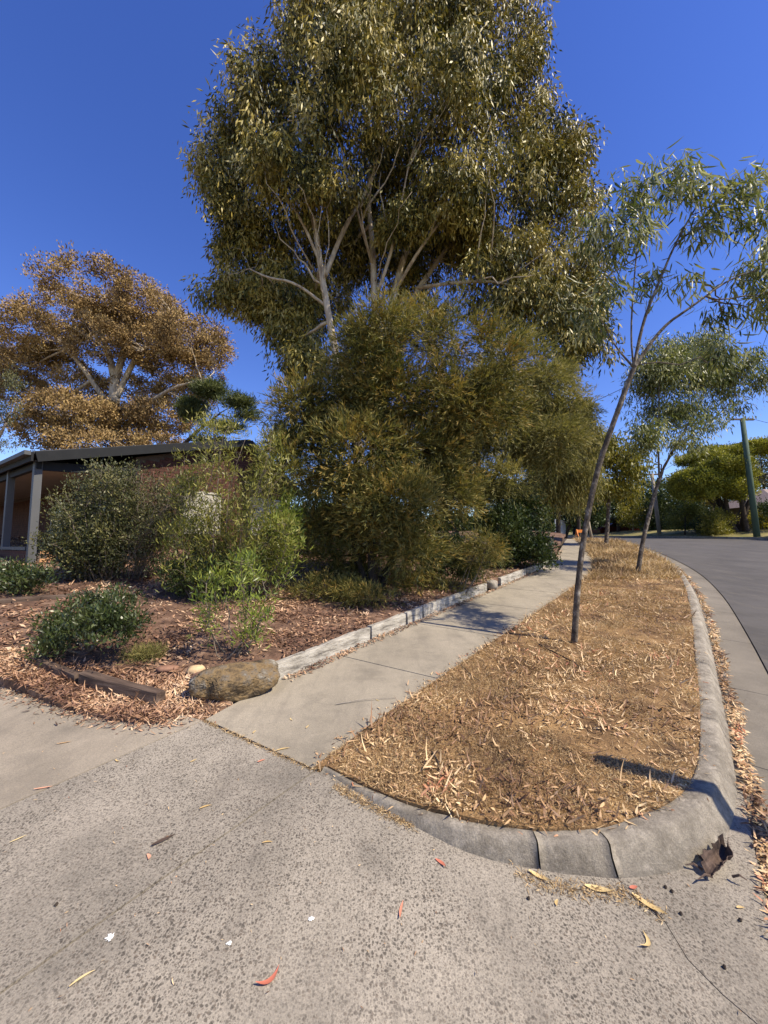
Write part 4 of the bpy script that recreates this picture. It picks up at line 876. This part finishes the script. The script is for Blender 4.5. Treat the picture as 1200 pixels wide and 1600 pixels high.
spec = [(1040, 580, .8, .4), (1000, 620, .6, .45), (1080, 560, .7, .35), (1060, 640, .9, .45), (1120, 590, .7, .4), (1010, 680, .4, .3), (1150, 620, .55, .35), (1060, 690, .5, .2), (1100, 540, .5, .3), (1170, 570, .4, .3), (1190, 590, .3, .3), (1120, 660, .4, .15), (1030, 545, .4, .2)]
plant('street_tree', 'second gum up the nature strip with forked trunk and rounded olive crown', 'tree', B, tr, [lob(u, v, Y0 + R.uniform(-.7, .7), a * 1.1, b * 1.35) for u, v, a, b in spec],
      900, 32, .26, .13, .028, 'hang', M['eucyoung'], M['greybark'], group='young trees on the nature strip', carve=.69, shell=.1, twr=.007, ntw=300, limbr=.016, attach=.6)
B = np.array((*hit(947, 852, z_strip), 0)); B[2] = z_strip(B[0], B[1]); Y0 = B[1]
tr = [([B, P(950, 810, Y0), P(952, 770, Y0), P(965, 730, Y0)], [.1, .085, .07, .03]), ([P(951, 795, Y0), P(930, 750, Y0), P(920, 720, Y0)], [.05, .04, .015])]
spec = [(930, 720, 1.0, .6), (970, 710, 1.0, .6), (900, 740, .9, .7), (950, 760, .9, .5), (990, 735, .6, .5), (915, 770, .8, .5), (980, 765, .5, .4), (940, 690, .8, .4), (885, 770, .6, .5)]
plant('street_tree', 'third smaller tree with yellow green leaves, farthest up the nature strip', 'tree', B, tr, [lob(u, v, Y0 + R.uniform(-.9, .9), a, b) for u, v, a, b in spec],
      420, 34, .4, .17, .07, 'hang', M['limeleaf'], M['greybark'], group='young trees on the nature strip', shell=.3, twr=.012, ntw=200, limbr=.03)

# ================================================================ BACKGROUND: far end of the street
def gz(c, dz=0): return np.array((c[0], c[1], float(zs(c[1])) + dz))
def ftree(label, u, Y, spec, ncl, per, rc, L, W, mat, bark='darkbark', style='up', name='far_tree', tw=.16, cat='tree', top=.3, group=None, **k):
    B = gz(P(u, 840, Y)[:2]); c = np.mean([P(a, b, Y) for a, b, _, _ in spec], axis=0)
    tr = [([B + (0, 0, -.3), (B + c) / 2, c], [tw, tw * .8, tw * .4])]
    return plant(name, label, cat, B, tr, [lob(a, b, Y + R.uniform(-1, 1) * .8, c_, d) for a, b, c_, d in spec], ncl, per, rc, L, W, style, M[mat], M[bark], group, shell=.45, top=top, twr=.02, ntw=40, limbr=tw * .4, tn=6, **k)
ftree('grey green feathery tree overhanging the far footpath', 872, 24, [(870, 770, 1.4, .9), (890, 785, 1.2, .7), (850, 780, 1.2, .9), (880, 740, 1.4, .8)], 260, 36, .4, .2, .05, 'euc', style='hang')
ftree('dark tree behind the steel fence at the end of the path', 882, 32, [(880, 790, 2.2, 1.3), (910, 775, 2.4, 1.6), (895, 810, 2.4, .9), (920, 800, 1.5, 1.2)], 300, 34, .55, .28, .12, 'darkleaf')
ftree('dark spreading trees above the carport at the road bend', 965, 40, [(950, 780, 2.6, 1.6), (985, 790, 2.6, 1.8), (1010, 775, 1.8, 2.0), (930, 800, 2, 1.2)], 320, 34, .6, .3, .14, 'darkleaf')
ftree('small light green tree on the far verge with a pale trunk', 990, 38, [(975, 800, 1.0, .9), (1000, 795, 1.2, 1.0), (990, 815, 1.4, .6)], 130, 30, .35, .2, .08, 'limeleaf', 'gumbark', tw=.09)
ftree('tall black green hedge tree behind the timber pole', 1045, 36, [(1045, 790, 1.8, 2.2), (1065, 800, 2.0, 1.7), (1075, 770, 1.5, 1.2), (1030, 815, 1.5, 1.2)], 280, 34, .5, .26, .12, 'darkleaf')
ftree('rounded sage green bush across the road, left of the flat topped tree', 1070, 29, [(1070, 805, 1.0, .8), (1062, 818, 1.0, .6), (1080, 798, .7, .6)], 190, 40, .3, .15, .06, 'shrubleaf', tw=.06, name='bush', cat='bush')
ftree('low dark green bush between the sage bush and the flat topped tree', 1097, 28, [(1097, 822, .8, .45), (1105, 815, .6, .4)], 100, 36, .25, .14, .05, 'darkleaf', tw=.05, name='bush', cat='bush')
ftree('olive hedge in front of the flat topped tree trunks', 1118, 27.5, [(1115, 820, .9, .5), (1128, 810, .8, .5), (1120, 832, 1.2, .3), (1110, 805, .6, .5)], 170, 36, .3, .15, .05, 'limeleaf', tw=.05, name='bush', cat='bush')
ftree('misty olive trees filling the gap behind the sage bush', 1110, 38, [(1100, 790, 2.5, 1.2), (1130, 785, 2.5, 1.3), (1080, 785, 1.6, 1.0)], 230, 34, .5, .24, .1, 'euc')
ftree('bright yellow leafed bush beside the green pole', 1192, 27, [(1186, 812, .6, .55), (1196, 818, .4, .4)], 80, 36, .25, .12, .06, 'yellowleaf', tw=.04, name='bush', cat='bush')
ftree('black green shrub under the house roof at the right edge', 1200, 27, [(1200, 825, .8, .7), (1215, 800, 1.2, 1.0)], 120, 36, .3, .16, .07, 'darkleaf', tw=.05, name='bush', cat='bush')
ftree('grey brown tree with thin crown behind the tile roofed house', 1195, 36, [(1185, 730, 2.2, 1.7), (1215, 740, 2.4, 2.2), (1180, 760, 1.6, 1.2)], 260, 26, .5, .25, .08, 'greyshrub', tw=.2)
ftree('distant tree crown showing above the path beyond the weeping tree', 905, 30, [(905, 668, 1.5, .5), (890, 650, 1.6, .6), (925, 672, .8, .4), (880, 690, 1.6, .9)], 170, 34, .45, .22, .06, 'needle2', style='hang', tw=.14)
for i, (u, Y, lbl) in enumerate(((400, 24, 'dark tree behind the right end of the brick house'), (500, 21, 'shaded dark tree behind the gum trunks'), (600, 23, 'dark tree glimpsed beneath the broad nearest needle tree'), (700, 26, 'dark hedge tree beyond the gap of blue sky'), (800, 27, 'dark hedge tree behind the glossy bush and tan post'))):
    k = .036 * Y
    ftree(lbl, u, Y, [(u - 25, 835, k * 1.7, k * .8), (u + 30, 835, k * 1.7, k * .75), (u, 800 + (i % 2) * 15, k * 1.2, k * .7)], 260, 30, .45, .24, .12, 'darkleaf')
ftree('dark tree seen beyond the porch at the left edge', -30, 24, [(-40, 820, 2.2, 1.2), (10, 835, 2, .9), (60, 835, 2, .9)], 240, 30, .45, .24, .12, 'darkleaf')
m_v = []; n = 3800; ang = R.uniform(-1.2, 1.35, n); rad_ = R.uniform(62, 80, n); hh = R.rand(n) * (2.2 + 2.2 * vnoise(ang * 20, ang * 0, 1, 5))
cc = np.column_stack((np.sin(ang) * rad_, np.cos(ang) * rad_, zs(np.cos(ang) * rad_) + hh - .4)); m_v = foliage(cc, sphere(n), 12, 1.2, .8, .5, 'up', M['darkleaf'], None, 'distant_trees')
m_v['kind'] = 'stuff'; m_v['label'] = 'distant dark belt of trees closing the end of the street'; m_v['category'] = 'trees'
# layered flat topped tree
Yf = 27.8; B = gz(P(1150, 838, Yf)[:2])
tr = []
for i, (u, v) in enumerate(((1078, 740), (1100, 730), (1125, 740), (1150, 720), (1170, 745), (1190, 730), (1115, 760))):
    b0 = B + (R.normal() * .3, R.normal() * .25, -.1); e = P(u, v, Yf + R.uniform(-1, 1)); tr.append(([b0, b0 + (e - b0) * .35 + (R.normal() * .15, 0, .2), b0 + (e - b0) * .7 + (0, 0, -.05), e], [.2, .16, .1, .04]))
spec = [(1085, 745, 1.5, .55), (1110, 735, 1.6, .5), (1070, 755, 1.0, .55), (1140, 755, 1.4, .45), (1100, 712, 1.7, .28), (1140, 705, 1.5, .26), (1130, 722, 1.7, .3), (1185, 692, 1.6, .22), (1160, 700, 1.4, .25), (1150, 735, 1.2, .35), (1215, 695, 1.4, .3), (1085, 765, 1.2, .4), (1155, 765, .8, .35), (1110, 700, 1.2, .2)]
plant('flat_topped_tree', 'many trunked tree with layered flat yellow green canopy across the road', 'tree', B, tr, [lob(u, v + 6, Yf + R.uniform(-1.3, 1.3), a, b * 1.45, a) for u, v, a, b in spec],
      2300, 44, .32, .16, .07, 'up', M['canopytop'], M['darkbark'], shell=.6, top=.6, flat=.7, twr=.02, ntw=220, limbr=.06, attach=.6)

# far fence, tan post, leaning white trunk, orange barrier
pf = thing('steel_fence', 'grey vertical bar steel fence at the far end of the footpath', 'fence', gz(P(878, 838, 30)[:2])); f0 = np.array(pf.location)
a, b = P(868, 838, 29), P(884, 838, 32)
for k in range(26):
    q = a + (b - a) * k / 25; m = MB(); m.box((q[0] - f0[0], q[1] - f0[1], .65), (.035, .035, 1.3)); m.build('fence_bar', M['fence'], pf)
for z in (.15, 1.2):
    m = MB(); m.beam((a[0] - f0[0], a[1] - f0[1], z), (b[0] - f0[0], b[1] - f0[1], z), .03, .06); m.build('rail', M['fence'], pf)
q = hit(860, 872, z_gard); m = MB(); m.box((0, 0, .28), (.11, .11, .62), .6, jit=.006)
m.build('timber_post', M['palerock'], label='short tan timber post at the garden edge by the path', cat='post', loc=(q[0], q[1], float(z_gard(*q))))
q2 = q - N * .8; dx = q2 - q; m = MB(); m.beam((0, 0, .28), (dx[0], dx[1], .28), .04, .5)
m.build('fence_panel', M['dark'], label='low black fence panel behind the tan timber post', cat='fence', loc=(q[0] - .08, q[1] + .06, float(z_gard(*q))))
q = gz(hit(925, 842)); m = MB(); m.tube([(0, 0, -.1), (-.12, 0, .7), (-.2, 0, 1.5), (-.05, 0, 2.6)], [.09, .07, .06, .05], 8, .08)
m.build('tree_stump', M['gumbark'], None, True, label='short white trunk leaning beside the far footpath', cat='trunk', loc=q)
ob = thing('road_barrier', 'small orange barrier beside the far footpath', 'barrier', gz(P(907, 838, 27)[:2]))
m = MB(); m.box((0, 0, .38), (.6, .05, .2)); m.build('board', M['orange'], ob)
for s in (-.25, .25): m = MB(); m.beam((s, -.2, 0), (s, 0, .5), .05, .05); m.beam((s, .2, 0), (s, 0, .5), .05, .05); m.build('leg', M['orange'], ob)
# carport with a maroon car
cp_ = thing('carport', 'dark open carport at the road bend', 'carport', gz(P(955, 836, 45)[:2])); 
m = MB(); m.box((0, 0, 2.0), (7, 4, .18)); m.build('roof', M['dark'], cp_)
for sx in (-3.2, 0, 3.2):
    m = MB(); m.box((sx, -1.9, .95), (.12, .12, 1.9)); m.build('post', M['dark'], cp_)
m = MB(); m.box((0, 2.0, 1.0), (7, .1, 2.0)); m.build('back_wall', M['fascia'], cp_)
car = thing('parked_car', 'maroon car parked in front of the dark carport', 'car', gz(P(962, 836, 42)[:2]))
prof = [(-2.1, .3), (-2.15, .7), (-1.9, .9), (-1.2, .98), (-.7, 1.38), (.7, 1.42), (1.3, 1.0), (2.0, .85), (2.15, .6), (2.1, .3)]
m = MB(); n = len(prof); v = [(x, -.8, z) for x, z in prof] + [(x, .8, z) for x, z in prof]; m.add(v, [list(range(n)), list(range(n, 2 * n))[::-1]] + [[i, i + n, (i + 1) % n + n, (i + 1) % n] for i in range(n)]); m.build('body', M['maroon'], car)
m = MB(); m.add([(-1.1, -.81, 1.0), (1.15, -.81, 1.0), (.65, -.81, 1.33), (-.62, -.81, 1.31), (-1.1, -.79, 1.0), (1.15, -.79, 1.0), (.65, -.79, 1.33), (-.62, -.79, 1.31)], [(0, 1, 2, 3), (7, 6, 5, 4), (0, 4, 5, 1), (1, 5, 6, 2), (2, 6, 7, 3), (3, 7, 4, 0)]); m.build('window', M['glass'], car)
for sx in (-1.35, 1.35):
    for sy in (-.75, .75): m = MB(); m.tube([(sx, sy - .1, .32), (sx, sy + .1, .32)], .32, 16); m.build('wheel', M['wire'], car)
ftree('tree on the far verge just beyond the right frame edge shading the road', 1385, 21, [(1375, 700, 1.6, .9), (1400, 670, 1.5, .9), (1360, 720, 1.2, .6)], 240, 34, .4, .2, .05, 'euc', style='hang')
# house across the road
hx = gz(P(1225, 838, 31)[:2]); h2 = thing('tile_roof_house', 'house with brown tiled roof at the right edge across the road', 'house', hx)
m = MB(); m.box((3.4, 2, 1.2), (9, 6, 2.7)); m.build('wall', M['mortar'], h2)
m = MB(); v = [(-1.6, -1.5, 2.5), (8.4, -1.5, 2.5), (8.4, 5.5, 2.5), (-1.6, 5.5, 2.5), (0.6, 2, 4.1), (6.4, 2, 4.1)]; m.add(v, [(0, 1, 5, 4), (1, 2, 5), (2, 3, 4, 5), (3, 0, 4), (3, 2, 1, 0)]); m.build('roof', M['tile'], h2)
m = MB(); m.box((0.4, -1.03, 1.4), (1.4, .06, 1.1)); wn = m.build('window', M['white'], h2); m = MB(); m.box((.4, -1.07, 1.4), (1.2, .04, .9)); m.build('pane', M['glass'], wn)
m = MB(); m.box((-.6, -1.6, 2.45), (2, .1, .16)); m.build('gutter', M['white'], h2)

# power poles
def pole(label, u, v, Y, ht, r, mat, lean, group='timber power poles across the road', arm=.9):
    B = gz(P(u, v, Y)[:2]); t = thing('power_pole', label, 'pole', B, group); m = MB(); top = np.array((lean[0], lean[1], ht)); m.tube([(0, 0, -.2), top * .5, top], [r, r * .9, r * .75], 10); m.build('shaft', mat, t, True)
    m = MB(); m.beam(top + (-arm, -.15, -.12), top + (arm, .15, -.05), .09, .1); a = m.build('crossarm', M['darktimber'], t)
    for s in (-.9, -.5, .5, .9): m = MB(); c = top + np.array((s * arm, s * .15, -.02)); m.tube([c, c + (0, 0, .06), c + (0, 0, .1)], [.02, .035, .02], 6); m.build('insulator', M['white'], a)
    return B + top
pt1 = pole('green stained timber power pole right of the flat topped tree', 1183, 838, 24.9, 7.9, .18, M['greenpole'], (-.35, 0, 0), arm=.9)
pt2 = pole('grey weathered timber pole behind the second street tree', 1031, 836, 31, 5.1, .16, M['greypole'], (-.35, 0), arm=.7)
def wire(label, a, b, sag, r=.012, group='overhead wires'):
    a, b = np.array(a), np.array(b); t = np.linspace(0, 1, 24)[:, None]; p = a + (b - a) * t; p[:, 2] -= (sag * 4 * t * (1 - t))[:, 0]; m = MB(); m.tube(p - a, r, 4)
    m.build('overhead_wire', M['wire'], label=label, cat='wire', group=group, loc=a)
wire('service wire rising past the leaning trunk of the nearest street tree', P(840, 668, 16), P(1320, 430, 14), .15, .011)
wire('thin wire behind the top right of the nearest street tree', pt1 + (-.5, 0, 0), P(1290, 262, 9), .2, .010)
wire('thin wire from the green pole running right across the sky', pt1 + (.5, 0, 0), P(1350, 690, 20), .1, .012)
wire('wire between the green pole and the grey pole', pt1 + (-.6, 0, 0), pt2 + (.4, 0, 0), .3, .012)
wire('wire from the grey pole into the distant trees', pt2 + (-.6, 0, 0), P(905, 790, 48), .3, .012)

# ================================================================ SMALL THINGS ON THE CONCRETE
def lancegeo(L, W, bend, curl, n=9):
    V = []; F = []
    for i in range(n):
        t = i / (n - 1); hw = W / 2 * math.sin(math.pi * min(1, .06 + t * .94)) ** .8 + .0004; x = L * (t - .5); y = bend * L * (4 * t * (1 - t) - .5); z = curl * L * (2 * t - 1) ** 2 + .002
        V += [(x, y - hw, z + .12 * W), (x, y, z), (x, y + hw, z + .12 * W)]
    for i in range(n - 1):
        for j in (0, 1): a = i * 3 + j; F.append([a, a + 3, a + 4, a + 1])
    return mesh(V, F, True, {'rnd': np.full(n * 3, R.rand()), 'cl': np.full(n * 3, R.rand())})
def fallen(label, u, v, L, W, ang, mat, bend=.15, curl=.06, zf=z_drive, cat='leaf', name='fallen_leaf', group='fallen leaves on the concrete'):
    c = hit(u, v, zf); o = link(name, lancegeo(L, W, bend, curl), M[mat], label=label, cat=cat, group=group, loc=(c[0], c[1], float(zf(*c)) + .002))
    o.rotation_euler = (0, -math.atan(.09) * math.sin(ang) * -1 if False else 0, ang); return o
fallen('curved pink gum leaf near the bottom of the driveway', 420, 1531, .085, .016, .7, 'redleaf', -.22, .1)
fallen('small red leaf beside the grey bark strip', 232, 1341, .04, .014, -.9, 'redleaf')
fallen('orange leaf below the kerb return', 689, 1350, .06, .016, -.8, 'redleaf', .1)
fallen('pinkish brown narrow leaf standing upright in the picture, middle of the driveway', 627, 1423, .075, .010, 1.35, 'redleaf', .06)
fallen('pale crescent leaf right of the grassy crack', 1008, 1473, .075, .014, .9, 'paleleaf', -.3, .12)
fallen('pale orange broad leaf in the patch of yellow grass before the kerb', 935, 1392, .11, .03, -.25, 'paleleaf', .05, .08)
fallen('tan leaf at the foot of the kerb joint', 843, 1373, .09, .022, -.6, 'paleleaf', .1, .15)
fallen('long tan bark curl lying along the crack', 1015, 1418, .13, .026, -.85, 'paleleaf', .05, .1)
fallen('small pink leaf just above the bark curl', 990, 1389, .04, .018, .2, 'redleaf', .05)
fallen('small cream leaf scrap right of the crack near the bark piece', 1157, 1420, .035, .012, .0, 'paleleaf')
fallen('yellow leaf scrap left of the crack', 870, 1412, .035, .012, 1.0, 'paleleaf')
fallen('yellow curled leaf in the middle of the driveway near the seam', 418, 1318, .05, .008, .1, 'paleleaf', .2)
fallen('yellow straw leaf on the seam side, lower left', 128, 1531, .07, .008, .8, 'paleleaf')
fallen('yellow leaf by the left frame edge on smooth concrete', 28, 1313, .06, .008, .9, 'paleleaf', .1)
fallen('tan leaf pair near the centre of the near slab', 321, 1262, .06, .012, .5, 'paleleaf', .2)
fallen('yellow green curved leaf beside the footpath joint', 442, 1172, .09, .014, .4, 'paleleaf', .2, zf=z_path)
fallen('small orange leaf on the slab below the footpath joint', 408, 1190, .05, .014, .7, 'redleaf')
fallen('orange twig leaf at left on the aggregate slab', 68, 1233, .09, .012, .3, 'redleaf', .1)
fallen('grey curl of leaf on the driveway by the seam', 100, 1162, .08, .012, .4, 'litter', .1)
for u, v, lb in ((455, 1125, 'small pale leaf on the footpath above the joint, nearest the boulder'), (480, 1137, 'small pale leaf on the footpath just right of its neighbour near the boulder'), (397, 1145, 'pale leaf fragment close above the grassy joint'), (590, 1095, 'pale leaf fragment under the thin grey twig on the footpath'),
                 (183, 1190, 'pale leaf fragment on the seam between smooth and pebbly concrete'), (302, 1190, 'pale leaf fragment on the pebbly slab below the boulder')):
    fallen(lb, u, v, .045, .010, R.uniform(0, 3), 'paleleaf', .1)
o = fallen('flat grey brown bark strip on the driveway', 255, 1314, .10, .022, .75, 'darktimber', 0, .0, cat='bark', name='bark_strip', group=None)
# dark bark piece by the kerb corner
import bmesh
c = hit(1122, 1358, z_drive); V = []; F = []; nx, ny = 16, 7; rs = np.random.RandomState(5)
edge_t = 1 + rs.uniform(-.35, .35, nx); edge_b = 1 + rs.uniform(-.35, .35, nx)
for i in range(nx):
    t = i / (nx - 1); hw = .040 * math.sin(math.pi * (.12 + .83 * t)) ** .7
    for j in range(ny):
        s = j / (ny - 1) * 2 - 1; k = edge_t[i] if s > 0 else edge_b[i]
        V.append((.22 * (t - .5), s * hw * k, .012 + .035 * (s * s) * (.5 + t) + .03 * math.sin(t * 7) * .5 + rs.normal() * .002 + .03 * t))
for i in range(nx - 1):
    for j in range(ny - 1): a = i * ny + j; F.append([a, a + ny, a + ny + 1, a + 1])
bk = link('bark_piece', mesh(V, F), M['darktimber'], label='ragged dark brown bark piece lying against the kerb corner', cat='bark', loc=(c[0], c[1], float(z_drive(*c)) + .004)); bk.rotation_euler.z = .55
md = bk.modifiers.new('s', 'SOLIDIFY'); md.thickness = .003
for i, (dx, dy, a, L) in enumerate(((-.02, .05, 1.7, .06), (-.10, -.01, 2.9, .09), (-.09, .03, 2.4, .07), (-.02, -.06, -1.2, .05))):
    m = MB(); m.tube([(0, 0, .01), (math.cos(a) * L * .5, math.sin(a) * L * .5, .03), (math.cos(a) * L, math.sin(a) * L, .02)], [.006, .005, .002], 5, .2); q = m.build('splinter', M['darktimber'], bk); q.location = (dx, dy, 0)
# droppings
for u, v, s, lb in ((173, 1465, .022, 'leftmost white bird dropping on the driveway'), (358, 1474, .014, 'middle white bird dropping on the driveway'), (486, 1436, .016, 'rightmost white bird dropping on the driveway')):
    c = hit(u, v, z_drive); n = 22; a = np.arange(n) * 2 * math.pi / n; r = s * R.uniform(.35, 1, n); V = [(0, 0, .004)] + [(math.cos(a[i]) * r[i], math.sin(a[i]) * r[i] * .8, .0015) for i in range(n)]
    F = [[0, 1 + i, 1 + (i + 1) % n] for i in range(n)]; link('bird_dropping', mesh(V, F), M['chalk'], label=lb, cat='dropping', group='bird droppings on the driveway', loc=(c[0], c[1], float(z_drive(*c)) + .001))
# gum nuts
for i, (u, v, lb) in enumerate(((1040, 1388, 'left one of the close pair of dark gum nuts by the bark curl'), (1050, 1395, 'right one of the close pair of dark gum nuts by the bark curl'), (1064, 1430, 'dark gum nut between the bark curl and the bark piece'), (1132, 1514, 'dark gum nut right of the long crack near the bottom right'), (826, 1406, 'dark gum nut below the left kerb joint'), (88, 1416, 'dark gum nut alone at the left of the driveway'), (1157, 1440, 'dark gum nut below the ragged bark piece by the gutter'))):
    c = hit(u, v, z_drive); m = MB(); m.tube([(0, 0, 0), (0, 0, .005), (.002, 0, .012)], [.004, .007, .004], 7, .1)
    m.build('gum_nut', M['darkbark'], label=lb, cat='gum nut', group='gum nuts on the driveway', loc=(c[0], c[1], float(z_drive(*c))))
# sticks on the strip and path
def stick(label, pts, r, zf, mat='darkbark'):
    w_ = [hit(*p, zf) for p in pts]; base = np.array((*w_[0], float(zf(*w_[0])))); m = MB(); m.tube([np.array((q[0], q[1], float(zf(*q)) + r + .004 + (.01 if 0 < i < len(w_) - 1 else 0))) - base for i, q in enumerate(w_)], np.linspace(r, r * .4, len(w_)), 5, .1)
    m.build('stick', M[mat], label=label, cat='stick', loc=base)
stick('thin grey twig across the footpath', [(525, 1102), (570, 1096), (618, 1092)], .004, z_path, 'greypole')
stick('dark forked stick on dry leaves near the leaning tree', [(842, 1008), (865, 1022), (900, 1040), (915, 1055)], .008, z_strip)
stick('dark stick lying below the leaning tree at left', [(720, 1040), (738, 1060), (752, 1068)], .006, z_strip)
stick('dark bark stick in the litter by the kerb return', [(675, 1178), (684, 1195), (690, 1218)], .008, z_strip)
# unseen post added off frame only to cast the shadow at the kerb corner
sg = thing('shadow_post', 'unseen steel post added right of the kerb corner to cast a shadow', 'post', (3.25, 1.6, float(zs(1.6)) - .14))
m = MB(); m.tube([(0, 0, 0), (0, 0, 2.74)], .07, 12); m.build('post', M['galv'], sg, True)
